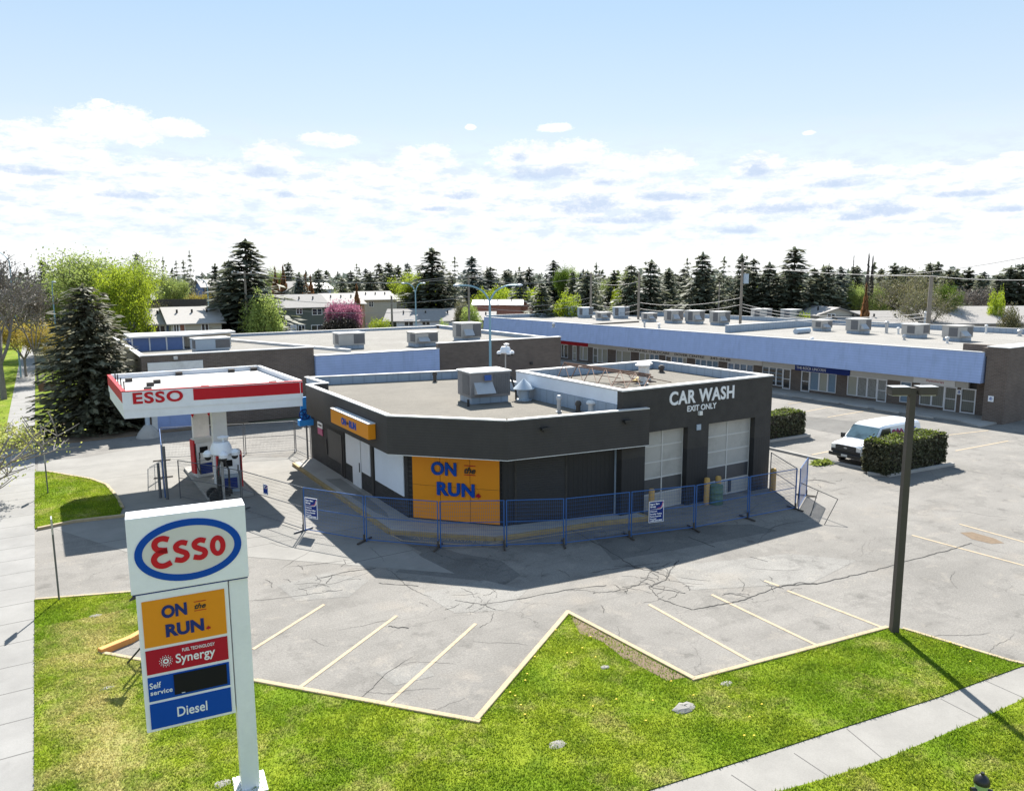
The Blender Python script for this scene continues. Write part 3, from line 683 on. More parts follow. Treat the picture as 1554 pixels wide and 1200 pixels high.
def rock(px, py, r, sz, label, seed):
    rr = random.Random(seed); g = G(px, py); b = MB(); n, k = 9, 5; pr = []
    for j in range(k+1):
        t = math.pi*j/k
        for i in range(n):
            a = 2*math.pi*i/n; q = r*(.75+.5*rr.random()); pr.append((g[0]+q*math.sin(t)*math.cos(a)*1.25, g[1]+q*math.sin(t)*math.sin(a)*.8, .05-sz*.7*math.cos(t)*(.8+.4*rr.random())))
    b.add(pr, [(j*n+i, j*n+(i+1)%n, (j+1)*n+(i+1)%n, (j+1)*n+i) for j in range(k) for i in range(n)])
    tag(b.build('rock', 'stone'), label, 'rock')
rock(1038,1078,.26,.14,'largest grey rock lying tilted in the lawn below the inner kerb corner', 1)
rock(845,1133,.17,.07,'flat pale rock in the lawn between the sign and the walk', 2)
rock(145,937,.14,.05,'small pale rock in the lawn beside the west sidewalk driveway', 3)
rock(163,1047,.14,.04,'flat pale stone in the dry grass left of the price sign', 4)
rock(918,1016,.13,.06,'small grey rock near the tip of the lawn wedge', 5)
rock(1103,1040,.16,.05,'flat broken concrete lump by the painted kerb under the stalls', 6)
rock(340,1192,.16,.05,'pale stones at the foot of the price sign post', 7)
# ------------------------------------------------------------------ convenience store
Z3 = Vector((0, 0, 1))
def along(p, q, t): return (p[0]+(q[0]-p[0])*t, p[1]+(q[1]-p[1])*t)
def dirn(p, q): d = Vector((q[0]-p[0], q[1]-p[1], 0)); return d.normalized()
def panel(b, p, q, t0, t1, z0, z1, out=.03, th=.06, m=0):
    """slab on the wall p->q (outside on the right-hand side), from t0 to t1 of its length"""
    d = dirn(p, q); n = Vector((d.y, -d.x, 0)); a, c = along(p, q, t0), along(p, q, t1)
    P = [(a[0]+n.x*(out-th), a[1]+n.y*(out-th)), (c[0]+n.x*(out-th), c[1]+n.y*(out-th)), (c[0]+n.x*out, c[1]+n.y*out), (a[0]+n.x*out, a[1]+n.y*out)]
    return b.prism(P, z0, z1, m)
WA, WB, WC, WD = (12.45,41.6), (12.5,28.45), (15.2,25.45), (21.1,24.15)
P0, P1, P2, P3 = (11.35,38.6), (11.32,27.78), (14.75,24.27), (21.13,23.42)
st = thing('store_building', 'low dark grey convenience store with chamfered corner and deep fascia behind the blue fence', 'store', (12.5, 28.5, 0))
back = [(12.35,41.5), (20.9,39.55), (20.9,32.2), (20.05,32.2), (20.05,23.95)]
MB().prism([WA, WB, WC, (20.6,24.26), (20.9,24.6), (20.9,39.4)], 0, 4.2).build('wall', 'brick_black', st)
MB().wall(WB, WA, .04, .0, 3.1, side=1).build('side_wall', 'brick_black', st)
MB().wall(along(WC, WD, .0), along(WC, WD, 1), .05, .12, 3.14, side=-1).build('siding', 'metal_black_v', st)
# fascia: hollow ring of panels with a soffit
fb = MB(); T = .18
for p, q in ((P0, P1), (P1, P2), (P2, P3)): fb.wall(p, q, T, 3.15, 4.66, side=1)
fb.wall((12.5,38.6), P0, T, 3.15, 4.66, side=1)
fb.wall(P3, (21.13, 23.88), .02, 3.15, 4.66, side=1)
fb.build('fascia', 'fascia_black', st)
MB().prism([(12.4,38.55), (11.4,38.55), (11.36,27.82), (14.78,24.33), (21.08,23.5), (21.08,24.3), (15.2,25.6), (12.6,28.5)], 3.17, 3.21).build('soffit', 'stucco_black', st)
tr = MB()
for p, q in ((P1, P2), (P2, P3)): tr.wall(p, q, .05, 3.12, 3.148, side=1)
tr.build('soffit_trim', 'white_dirty', st)
MB().prism([(12.4,41.4), (12.4,38.6), (11.5,38.5), (11.47,27.86), (14.83,24.43), (20.04,23.72), (20.04,32.2), (20.85,32.2), (20.85,39.5)], 4.0, 4.22).build('roof', 'roof_gravel', st)
cp = MB()
for p, q in ((P0, P1), (P1, P2), (P2, P3)): cp.wall(p, q, .24, 4.662, 4.71, side=1)
cp.wall((12.55,38.55), (11.55,38.55), .24, 4.664, 4.715, side=0); cp.wall((12.4,38.7), (12.3,41.6), .24, 4.666, 4.72)
cp.wall((12.25,41.5), (21.0,39.55), .24, 4.66, 4.705); cp.wall((20.9,39.5), (20.9,32.25), .24, 4.658, 4.70)
cp.build('coping', 'coping', st)
pb = MB(); pb.wall((12.3,41.5), (20.95,39.57), .16, 4.0, 4.655); pb.wall((20.9,39.45), (20.9,32.25), .16, 4.0, 4.65); pb.wall((12.35,38.7), (12.32,41.4), .16, 4.0, 4.655); pb.wall((12.5,38.55), (11.6,38.55), .16, 4.0, 4.65)
pb.build('parapet', 'parapet_metal', st)
def sx_(b, y0, y1, z0, z1, out=.03, th=.05): b.box(12.45-out, 12.45-out+th, y0, y1, z0, z1)
for nm, mt, y0, y1, z0, z1, o_ in (('window_panel','door_white',35.85,34.95,1.0,2.5,.05),('door','door_white',34.9,33.78,.12,2.5,.07),('window_panel','door_white',33.72,32.6,1.0,2.6,.05),('window_panel','white_wall',32.0,28.8,.98,2.85,.05),('boarded_panel','panel_dark',38.6,36.5,.78,2.3,.05)):
    b = MB(); sx_(b, y1, y0, z0, z1, o_); dd = b.build(nm, mt, st, bevel=.01)
    if nm == 'door': h_ = MB(); h_.box(12.34, 12.385, 33.86, 33.9, .95, 1.4); h_.build('handle', 'black_metal', dd)
for y in (36.2, 32.3): b = MB(); sx_(b, y-.12, y+.12, .15, 3.1, .06); b.build('pilaster', 'stucco_black', st)
b = MB(); sx_(b, 36.3, 36.45, .2, 2.3, .10); sx_(b, 38.65, 38.72, .9, 1.7, .12); b.build('downpipe', 'black_metal', st)
b = MB(); panel(b, WC, WD, .10, .45, .35, 2.95, .07, .1); b.build('roller_shutter', 'shutter', st)
b = MB()
for t0, t1, z0, z1 in ((.085,.10,.2,3.0),(.45,.465,.2,3.0),(.10,.45,2.95,3.05)): panel(b, WC, WD, t0, t1, z0, z1, .09, .12)
b.build('shutter_frame', 'stucco_black', st)
b = MB()
for t in (.24, .82):
    p = along(P2, P3, t); d = dirn(P2, P3); n = Vector((d.y, -d.x, 0))
    b = MB(); b.obox((p[0]+n.x*.12, p[1]+n.y*.12, 4.28), (.34, .22, .09), math.atan2(d.y, d.x)); b.obox((p[0]+n.x*.05, p[1]+n.y*.05, 4.22), (.1, .1, .16), math.atan2(d.y, d.x)); b.build('wall_light', 'black_metal', st)
# raised walk with painted kerb round the shop
K = [(11.15,40.8),(11.15,27.33),(14.24,24.40),(18.75,23.80),(20.98,23.15),(20.98,24.0)]
walk3 = struct(MB().prism([(12.45,41.3)]+K+[(20.98,24.3),(15.2,25.6),(12.5,28.6)], -.02, .15).build('sidewalk', 'concrete'))
kb = MB()
for p, q in zip(K[:-1], K[1:]): kb.wall(p, q, .16, -.02, .165, side=0)
kb.build('kerb', 'kerb_yellow', walk3, bevel=.02)
MB().sheet([(11.5,36.5),(12.2,36.2),(12.1,32),(11.95,29.6),(11.75,28.9),(11.55,30)], .154).build('worn_patch', 'forecourt', walk3)
# orange wall sign
t = thing('wall_sign', 'large orange wall panel with blue raised lettering on the chamfered store corner', 'sign', (13.9, 26.9, .2))
d = dirn(WB, WC); n = Vector((d.y, -d.x, 0)); rz = math.atan2(d.y, d.x)
b = MB(); gaps = [.05, .355, .675, .985]
for i in range(3):
    for z0, z1 in ((.22,1.63),(1.645,3.12)): panel(b, WB, WC, gaps[i]+.0025, gaps[i+1]-.0025, z0, z1, .10, .1)
b.build('panel', 'sign_orange', t)
b = MB(); panel(b, WB, WC, .045, .99, .215, 3.125, .08, .06); b.build('backing', 'letter_black', t)
def otr(t, O, U, V, s, lm='letter_navy', dp=.05, extra=True):
    """ON the RUN lettering; s = cap height"""
    U = Vector(U).normalized(); V = Vector(V).normalized(); O = Vector(O)
    b = MB(); b.text('ON', O+U*(-1.0*s)+V*(.78*s), U, V, s, 1.95*s, offset=.035, depth=dp, spacing=1.06)
    b.text('RUN', O+U*(-.1*s)+V*(-.72*s), U, V, s, 2.9*s, offset=.035, depth=dp, spacing=1.06); b.build('lettering', lm, t)
    b = MB(); b.text('the', O+U*(1.0*s)+V*(.78*s), U, V, .46*s, .85*s, offset=.02, shear=.3, depth=dp*.7); b.build('small_word', 'letter_black', t)
    b = MB()
    for q in (.34, -.34): b.stroke([(-.42*s, q*s), (.42*s, q*s)], .045*s, O+U*(1.0*s)+V*(.78*s), U, V, dp*.5)
    lf = O+U*(1.62*s)+V*(-1.08*s)        # maple leaf
    pts = [(0,-.5),(.06,-.18),(.42,-.22),(.34,-.05),(.5,.1),(.3,.18),(.26,.3),(.12,.16),(.18,.42),(.08,.36),(0,.55)]
    pts = pts+[(-x, y) for x, y in pts[-2:0:-1]]
    k = .42*s; N = U.cross(V); m_ = len(pts)
    b.add([lf+U*(x*k)+V*(y*k)+N*z for z in (0, dp*.5) for x, y in pts], [tuple(m_+i for i in range(m_))]+[(i, (i+1)%m_, m_+(i+1)%m_, m_+i) for i in range(m_)])
    b.build('leaf_mark', 'sign_red', t)
cpt = along(WB, WC, .57)
otr(t, (cpt[0]+n.x*.10-.13*d.x, cpt[1]+n.y*.10-.13*d.y, 1.95), d, Z3, .56, 'esso_blue', .07)
# orange light box on the west fascia
t = thing('box_sign', 'long orange light box with small blue lettering on the west store fascia', 'sign', (11.2, 31.2, 3.5))
MB().box(10.98, 11.31, 28.95, 33.6, 3.55, 4.18).build('case', 'sign_orange', t, bevel=.015)
b = MB(); b.box(10.97, 11.31, 28.94, 33.61, 4.185, 4.22); b.build('cap', 'white_dirty', t)
b = MB(); b.text('ON', (10.978, 31.85, 3.86), (0,-1,0), Z3, .32, .62, offset=.05, depth=.01); b.build('lettering', 'esso_blue', t); b = MB(); b.text('RUN', (10.978, 30.75, 3.86), (0,-1,0), Z3, .32, .85, offset=.05, depth=.01); b.build('lettering', 'esso_blue', t)
b = MB(); b.text('the', (10.978, 31.36, 3.87), (0,-1,0), Z3, .16, .26, depth=.01, shear=.3); b.build('small_word', 'letter_black', t)
t = thing('notice_sign', 'small white clearance notice with a red lower half on the dark west store wall', 'sign', (12.3, 39.75, 1.8))
MB().box(12.36, 12.40, 39.35, 40.15, 2.12, 2.42).build('board', 'sign_white', t); MB().box(12.36, 12.40, 39.35, 40.15, 1.75, 2.09).build('red_board', 'decal_red', t)
b = MB(); b.text('CLEARANCE', (12.357, 39.75, 2.28), (0,-1,0), Z3, .11, .66, depth=.006); b.build('lettering', 'letter_black', t)

# ------------------------------------------------------------------ car wash
CX0, CX1, CY0, CY1, CH = 20.08, 29.2, 23.9, 32.15, 5.46
cw = thing('car_wash_building', 'taller dark block of the car wash with two overhead doors beside the store', 'car wash', (24.6, 23.9, 0))
b = MB()
D1, D2, DZ = (21.35, 23.8), (25.08, 28.1), 3.55
for x0, x1, z0 in ((CX0, D1[0], 0), (D1[1], D2[0], 0), (D2[1], CX1, 0)): MB().box(x0, x1, CY0, CY0+.35, z0, 2.55).build('ribbed_wall', 'metal_black_v', cw)
b = MB()
b.box(CX0, CX1, CY0, CY0+.35, DZ, 5.4)
for x0, x1 in ((CX0, D1[0]), (D1[1], D2[0]), (D2[1], CX1)): b.box(x0, x1, CY0+.002, CY0+.35, 2.55, DZ)
b.box(CX1-.3, CX1, CY0+.35, CY1, 0, 5.4); b.box(CX0+.3, CX1-.3, CY1-.3, CY1, 0, 5.4)
b.build('wall', 'stucco_black', cw)
b = MB(); b.box(CX0, CX0+.3, CY0+.35, CY1, 4.83, 5.4); b.build('west_wall', 'white_wall', cw)
b = MB(); b.box(CX0-.03, CX0+.3, CY0+.35, CY1, 0, 4.82); b.build('west_flashing', 'parapet_metal', cw)
MB().box(CX0+.3, CX1-.3, CY0+.35, CY1-.3, 4.9, 5.02).build('roof', 'roof_gravel', cw)
b = MB()
for r in ((CX0-.03, CX1+.03, CY0-.03, CY0+.36), (CX0-.03, CX1+.03, CY1-.33, CY1+.03), (CX0-.03, CX0+.33, CY0+.362, CY1-.332), (CX1-.33, CX1+.03, CY0+.362, CY1-.332)): b.box(r[0], r[1], r[2], r[3], 5.405, 5.465)
b.build('coping', 'coping', cw)
b = MB(); b.box(CX0+.3, CX1-.3, CY1-.34, CY1-.302, 5.03, 5.4); b.box(CX1-.34, CX1-.302, CY0+.36, CY1-.34, 5.03, 5.4); b.build('parapet_lining', 'parapet_metal', cw)
MB().box(CX0+.4, CX1-.4, CY0+1.2, CY0+1.3, 0, 4.8).build('inner_wall', 'panel_dark', cw)
def garage(x0, x1, lab):
    yb = CY0+.30; dr = None
    rows = 5; hz = DZ/rows
    b = MB(); dk = MB(); b.box(x0, x1, yb+.01, yb+.038, 0, DZ)
    for r in range(rows):
        for c in range(2):
            xa = x0+(x1-x0)*c/2+.03; xb = x0+(x1-x0)*(c+1)/2-.03
            (dk if r == 1 else MB()).box(xa, xb, yb, yb+.04, r*hz+.03, (r+1)*hz-.03)
    dr = b.build('overhead_door', 'garage_white', cw)
    if lab: dr['label'] = lab
    dk.build('dark_glazing', 'garage_dark', dr)
    f = MB()
    for r in range(rows+1): f.box(x0, x1, yb-.015, yb+.05, max(0, r*hz-.03), min(DZ, r*hz+.03))
    for c in range(3): xx = x0+(x1-x0)*c/2; f.box(xx-.03, xx+.03, yb-.02, yb+.045, .0, DZ)
    f.build('rail', 'garage_trim', dr)
garage(*D1, 'left overhead door with a grime streak near its top'); garage(*D2, 'right overhead door with a dark strip in its lowest panel')
b = MB(); b.box(26.78, 26.95, CY0+.26, CY0+.29, .1, .68); b.build('dark_strip', 'panel_dark', cw)
b = MB(); b.box(24.37, 24.55, CY0-.12, CY0, 4.02, 4.2); b.build('wall_lamp', 'lamp_glass', cw)
b = MB(); b.box(24.30, 24.55, CY0-.05, CY0, 3.35, 3.6); b.build('camera', 'rtu_blue', cw)
t = thing('wall_lettering', 'white capital letters reading car wash exit only on the dark upper wall', 'sign', (24.6, 23.85, 4.3))
b = MB(); b.text('CAR WASH', (24.62, CY0-.002, 4.89), (1,0,0), Z3, .60, 3.95, offset=.026, depth=.03, spacing=1.07); b.build('large_lettering', 'sign_white', t)
b = MB(); b.text('EXIT ONLY', (24.60, CY0-.002, 4.36), (1,0,0), Z3, .26, 1.78, offset=.015, depth=.025); b.build('small_lettering', 'sign_white', t)
# collapsed rusty sign frame on the car wash roof
t = thing('rusty_lattice', 'collapsed rusty lattice frame lying across the car wash roof', 'metal frame', (22.6, 28.5, 5.02))
b = MB(); zr = 5.05
A0, A1 = Vector((22.35,31.2,zr+.75)), Vector((24.0,26.6,zr+.5))
B0, B1 = Vector((21.7,30.9,zr)), Vector((22.6,25.6,zr))
for p, q, r in ((A0, A1, .05), (B0, B1, .03)): b.tube(p, q, r, n=6)
b.tube(A0+Vector((.15,0,-.12)), A1+Vector((.15,0,-.12)), .04, n=6)
for i in range(7):
    p = A0.lerp(A1, i/6); q = B0.lerp(B1, i/6); b.tube(p, q, .025, n=5)
    if i < 6: b.tube(p, B0.lerp(B1, (i+1)/6), .018, n=5)
b.build('lattice', 'rust', t)
b = MB()
for k in range(9):
    x, y = random.uniform(23.3,25.6), random.uniform(26.6,29.5); a = random.uniform(0,3.1)
    b.tube((x,y,zr+random.uniform(0,.1)), (x+math.cos(a)*1.4, y+math.sin(a)*1.4, zr+random.uniform(0,.2)), .02, n=5)
b.build('loose_bar', 'rust', t)
b = MB(); b.obox((24.3,27.7,zr+.12), (.75,.4,.05), .4); b.obox((24.35,27.75,zr+.2), (.6,.32,.05), .7)
tag(b.build('timber_offcut', 'wood_plank'), 'yellow timber offcuts lying under the rusty frame by the vents', 'timber')
MB().obox((25.2,33.0,4.6), (1.9,.8,.05), .1).build('tarp', 'tarp_blue'); tag(bpy.data.objects['tarp'], 'bright blue sheet showing just behind the car wash roof edge', 'tarp')
bpy.data.objects['tarp'].location = (0,0,0)
tp = bpy.data.objects['tarp']; pl_ = MB()
for dx in (-.85, .85): pl_.box(25.2+dx-.04, 25.2+dx+.04, 32.9, 33.0, 0, 4.57)
pl_.build('post', 'galv', tp)

# ------------------------------------------------------------------ roof vents and units
def vent(x, y, z, r, h, cap, label, mat='galv', name='roof_vent'):
    t = thing(name, label, 'vent', (x, y, z))
    b = MB(); b.lathe([(r*1.5,0),(r*1.5,.05),(r,.06),(r,h)], (x,y,z), 12); b.build('stack', mat, t)
    b = MB()
    if cap == 'cone': b.lathe([(r*1.9,h-.02),(r*2.0,h+.02),(.02,h+.5)], (x,y,z), 16)
    elif cap == 'flat': b.lathe([(r*1.7,h),(r*1.8,h+.06),(r*1.2,h+.14),(.02,h+.17)], (x,y,z), 14)
    else: b.lathe([(r*1.4,h),(r*1.4,h+.12),(r*.8,h+.2)], (x,y,z), 12)
    b.build('cap', mat, t); return t
vent(19.55,30.6,4.22,.26,.55,'cone','cone topped metal roof vent beside the big rooftop unit','rtu_blue')
vent(19.0,26.9,4.22,.09,.55,'cap','thin pipe vent with a crooked top in the middle of the store roof')
vent(20.0,25.9,4.22,.13,.42,'flat','short white capped vent near the front right store roof edge','white_dirty')
vent(19.75,26.5,4.22,.10,.3,'cap','small dark pipe stub against the car wash wall','pole_brown')
vent(18.9,39.0,4.22,.10,.38,'cap','small dark vent in front of the rear store parapet','pole_brown')
vent(24.25,27.45,5.02,.2,.85,'flat','left of the two fat galvanised vents on the car wash roof','white_dirty')
vent(25.45,28.6,5.02,.2,.75,'flat','right of the two fat galvanised vents on the car wash roof','white_dirty')
vent(28.0,30.2,5.02,.12,.2,'cap','small dark stub vent at the back of the car wash roof','pole_brown')
def rtu(x, y, z, w, d, h, label, mat='rtu_grey', rz=0.0, kind=0, group=None):
    t = thing('rooftop_unit', label, 'rooftop unit', (x, y, z), rz, group)
    c, s_ = math.cos(rz), math.sin(rz)
    MB().box(-w/2+.08, w/2-.08, -d/2+.08, d/2-.08, 0, .3).build('base', 'parapet_metal', t, world=False)
    MB().box(-w/2, w/2, -d/2, d/2, .3, .3+h).build('cabinet', mat, t, bevel=.02, world=False)
    MB().box(-w/2-.05, w/2+.05, -d/2-.05, d/2+.05, .3+h+.002, .36+h).build('top', 'white_dirty' if kind != 2 else mat, t, world=False)
    b = MB(); b.box(w*.06, w/2-.05, -d/2-.02, -d/2+.0, .42, .22+h); b.build('louver', 'louver', t, world=False)
    b = MB(); b.box(-w/2-.02, -w/2, -d*.4, d*.1, .42, .2+h); b.build('louver', 'louver', t, world=False)
    if kind >= 1:
        b = MB(); y0 = -d/2
        b.add([(-w*.42,y0-.003,.3+h*.62),(w*.04,y0-.003,.3+h*.62),(w*.04,y0-.45,.3+h*.2),(-w*.42,y0-.45,.3+h*.2),(-w*.42,y0-.003,.3+h*.12),(w*.04,y0-.003,.3+h*.12)], [(0,1,2,3),(0,3,4),(1,5,2),(3,2,5,4)])
        b.build('hood', 'galv', t, world=False)
    return t
def corner_unit():
    x, y = 17.85, 31.5
    t = rtu(x, y, 4.22, 2.05, 1.6, 1.15, 'big grey rooftop unit with an open hood on the convenience store roof', 'rtu_dark', -.1, 1)
    b = MB(); b.box(-.35,.0,-.895,-.878,1.1,1.35); b.build('badge', 'decal_blue', t, world=False)
corner_unit()
b = MB(); b.tube((16.4,30.4,4.22),(16.4,30.4,4.55),.06); tag(b.build('pipe_stub','black_metal'), 'short black pipe left of the big rooftop unit', 'pipe')
b = MB(); b.path([(19.35,31.0,4.22),(19.35,31.0,4.6),(19.3,31.4,5.3)],.05); tag(b.build('conduit','black_metal'), 'black conduit rising beside the big rooftop unit', 'conduit')

# ------------------------------------------------------------------ brown flat roofed building behind
bb = thing('flat_roof_building', 'long brown brick flat roofed building behind the fuel canopy', 'building', (5.5, 55.5, 0))
XL, XM, XR2, XR, YF, YB = 5.5, 17.05, 27.2, 39.3, 55.5, 80.0
b = MB(); b.box(XL, XM, YF, YF+.3, 0, 5.05); b.box(XM, XR2, YF+.0, YF+.3, 0, 2.4); b.box(XR2, XR, YF-.1, YF+.3, 0, 4.85); b.box(XL, XL+.3, YF+.3, YB, 0, 4.95); b.box(XR-.3, XR, YF+.3, YB, 0, 4.7); b.box(XL+.3, XR-.3, YB-.3, YB, 0, 4.6)
b.build('wall', 'brick_brown', bb)
MB().box(XM+.02, XR2-.02, YF-.35, YF-.002, 2.2, 4.45).build('pale_panel', 'mansard', bb)
MB().box(XL+.3, XR-.3, YF+.3, YB-.3, 4.0, 4.4).build('roof', 'roof_mid', bb)
b = MB(); b.box(XL-.04, XM+.03, YF-.05, YF+.34, 5.055, 5.12); b.box(XR2-.03, XR+.04, YF-.15, YF+.34, 4.855, 4.92); b.box(XL-.04, XL+.34, YF+.345, YB+.04, 4.955, 5.02); b.box(XL+.345, XR-.345, YB-.34, YB+.04, 4.605, 4.67); b.box(XR-.34, XR+.04, YF+.345, YB+.04, 4.705, 4.77); b.box(XM, XR2, YF-.4, YF+.3, 4.455, 4.5)
b.build('coping', 'coping', bb)
b = MB(); b.box(XL+.3, XR-.3, YB-.32, YB-.302, 4.4, 4.6); b.box(XR-.33, XR-.302, YF+3, YB-1, 4.4, 4.68); b.build('parapet_lining', 'parapet_metal', bb)
b = MB(); b.beam((13.2,YB-1,4.5),(20.5,YF+2,4.5),.35,.22); b.build('roof_divider', 'coping', bb)
b = MB(); b.box(6.2, 8.95, YF-.06, YF-.002, .02, 4.05); b.build('overhead_door', 'blue_door', bb)
b = MB(); b.box(5.85, 6.2, YF-.12, YF-.003, 0, 4.6); b.box(8.95, 9.3, YF-.12, YF-.003, 0, 4.6); b.box(6.2, 8.95, YF-.12, YF-.003, 4.05, 4.6); b.build('door_frame', 'white_dirty', bb)
b = MB(); b.box(7.45, 7.7, YF-.3, YF, 4.75, 4.95); b.build('wall_lamp', 'galv', bb)
b = MB(); b.box(36.0, 36.25, YF-.22, YF-.1, 2.6, 2.85); b.build('wall_box', 'black_metal', bb)
rtu(11.2,62.9,4.4,2.6,1.6,.85,'low grey unit nearest the spruce on the brown building roof','rtu_blue',.1,0)
rtu(21.6,60.6,4.4,2.2,1.6,.95,'squat grey unit in the middle of the brown building roof','rtu_grey',0,0)
rtu(27.6,59.2,4.4,2.1,1.7,.85,'weathered grey unit by the pale panel on the brown building roof','rtu_grey',.05,2)
rtu(33.4,62.0,4.4,2.0,1.9,1.3,'tall beige unit with open front at the right of the brown building roof','rtu_grey',0,1)
# low carport in front of the townhouses
MB().box(6.1,10.0,67.6,71.5,4.4,5.45).build('roof_monitor','house_blue',bb); MB().prism([(5.95,67.3),(10.3,67.3),(14.5,69.5),(14.5,72),(5.95,72)],5.455,5.6).build('monitor_roof','coping',bb)
for i in range(4): MB().box(6.1+i*1.26,6.2+i*1.26,67.55,67.6,4.4,5.45).build('monitor_mullion','white_dirty',bb)
MB().box(10.0,14.2,70.0,71.8,4.4,5.45).build('monitor_wall','house_cream',bb)

# ------------------------------------------------------------------ strip mall
def mx(Y): return 55.25-(Y-27.7)*.0459
Y0, Y1, MH = 27.7, 92.0, 4.8
ml = thing('strip_mall', 'long low strip mall with a pale mansard band over its shop fronts', 'shopping strip', (mx(Y0), Y0, 0))
DM = Vector((mx(Y1)-mx(Y0), Y1-Y0, 0)).normalized(); NM = Vector((-DM.y, DM.x, 0))   # NM points to the lot
WO = 1.95
def mp(Y, off=0.0, z=0.0): return Vector((mx(Y)+off, Y, z))
v = [mp(Y0-.2,-.22,2.68), mp(Y1,-.22,2.68), mp(Y1,0,MH), mp(Y0-.2,0,MH), mp(Y0-.2,.35,2.68), mp(Y1,.35,2.68), mp(Y1,.35,MH), mp(Y0-.2,.35,MH)]
MB().add([tuple(p) for p in v], [(1,0,3,2),(0,1,5,4),(3,7,6,2),(0,4,7,3),(1,2,6,5),(4,5,6,7)]).build('mansard', 'mansard', ml)
b = MB(); b.add([tuple(p) for p in (mp(Y0-.2,.36,2.7), mp(Y1,.36,2.7), mp(Y1,WO,2.7), mp(Y0-.2,WO,2.7), mp(Y0-.2,.36,2.75), mp(Y1,.36,2.75), mp(Y1,WO,2.75), mp(Y0-.2,WO,2.75))], [(0,1,2,3),(7,6,5,4),(0,4,5,1),(2,6,7,3)]); b.build('soffit', 'white_dirty', ml)
b = MB()
for p, q in ((mp(Y0-.2,-.03), mp(Y1,-.03)),): b.wall((p.x,p.y),(q.x,q.y),.3,MH+.002,MH+.05,side=-1)
b.build('coping', 'coping', ml)
XB = 24.5
roofp = [tuple(mp(Y0-.2,.36)[:2]), tuple(mp(Y1,.36)[:2]), tuple(mp(Y1,XB)[:2]), tuple(mp(Y0-1.5,XB)[:2])]
MB().prism(roofp, 4.3, 4.55).build('roof', 'roof_pale', ml)
b = MB(); b.wall(roofp[2], roofp[3], .25, 0, 5.05); b.wall(roofp[1], roofp[2], .25, 0, 5.0); b.wall(tuple(mp(26.2,8.2)[:2]), roofp[3], .25, 0, 4.95); b.build('rear_parapet', 'parapet_metal', ml)
b = MB(); b.wall(roofp[2], roofp[3], .3, 5.052, 5.1); b.wall(roofp[1], roofp[2], .3, 5.003, 5.05); b.wall(tuple(mp(26.2,8.2)[:2]), roofp[3], .3, 4.953, 5.0); b.build('rear_coping', 'coping', ml)
b = MB(); q0, q1 = G(1102,498,5.0), G(1300,480,5.0); dv_ = (q0[0]+(q1[0]-q0[0])*1.0, q0[1]+(q1[1]-q0[1])*.9); b.wall(q0, (q0[0]+20, q0[1]+2.5), .25, 4.5, 5.25); b.build('fire_wall', 'parapet_metal', ml)
b = MB(); b.wall(q0, (q0[0]+20, q0[1]+2.5), .32, 5.253, 5.3); b.build('fire_wall_coping', 'coping', ml)
b = MB(); w0 = G(890,493,4.6); b.wall(w0, (w0[0]+9, w0[1]+1.2), .3, 4.5, 4.72); b.build('roof_curb', 'pole_brown', ml)
# walls of the shop fronts: brick piers and glazed bays
def fy(px): return onX(px, 600, mx(45)+WO)[0] if False else None
def Yat(px, z=1.3):
    lo, hi = 20.0, 110.0
    for _ in range(50):
        md = (lo+hi)/2; p = RM @ np.array([mx(md)+WO, md, z-H]); x = 777+F*p[0]/p[2]
        if x < px: hi = md
        else: lo = md
    return (lo+hi)/2
bays = [  # (dividers in px, pane kinds, door index)
 ([852,856,862],['d','d'],[]), ([869,875],['b'],[0]), ([880,885,892],['b','b'],[]), ([900,907,914,922],['g','b','b'],[0]), ([935,944,957],['b','b'],[]),
 ([970,979,986,993,1000],['b','b','s','s'],[]), ([1010,1019,1028,1036,1042],['d','u','s','b'],[0]), ([1055,1063,1072,1081,1090],['s','s','s','s'],[]),
 ([1104,1114,1123,1133,1143],['u','u','u','u'],[0]), ([1157,1167,1178,1188,1200],['d','d','d','d'],[3]), ([1216,1229,1243,1256,1269],['d','s','b','s'],[0]),
 ([1286,1301,1316,1331,1346],['b','g','g','g'],[3]), ([1366,1383],['s'],[]), ([1396,1414,1433,1452],['c','c','c'],[2]), ([1458,1481],['c'],[0])]
ed = [Yat(b_[0][0]) for b_ in bays]; 
prev = Y1
for dv_, kinds, doors in bays:
    ya, yb_ = Yat(dv_[0]), Yat(dv_[-1]); p, q = mp(prev, WO), mp(ya, WO)
    if prev-ya > .05: MB().wall((q.x,q.y),(p.x,p.y),.3,0,2.75,side=-1).build('brick_pier', 'brick_brown', ml)
    prev = yb_
p, q = mp(prev, WO), mp(Y0-.3, WO); MB().wall((q.x,q.y),(p.x,p.y),.3,0,2.75,side=-1).build('brick_pier', 'brick_brown', ml)
PM = {'d':'glass_dark','b':'blind_cream','g':'curtain','s':'blind_blue','u':'glass_blue','c':'curtain'}
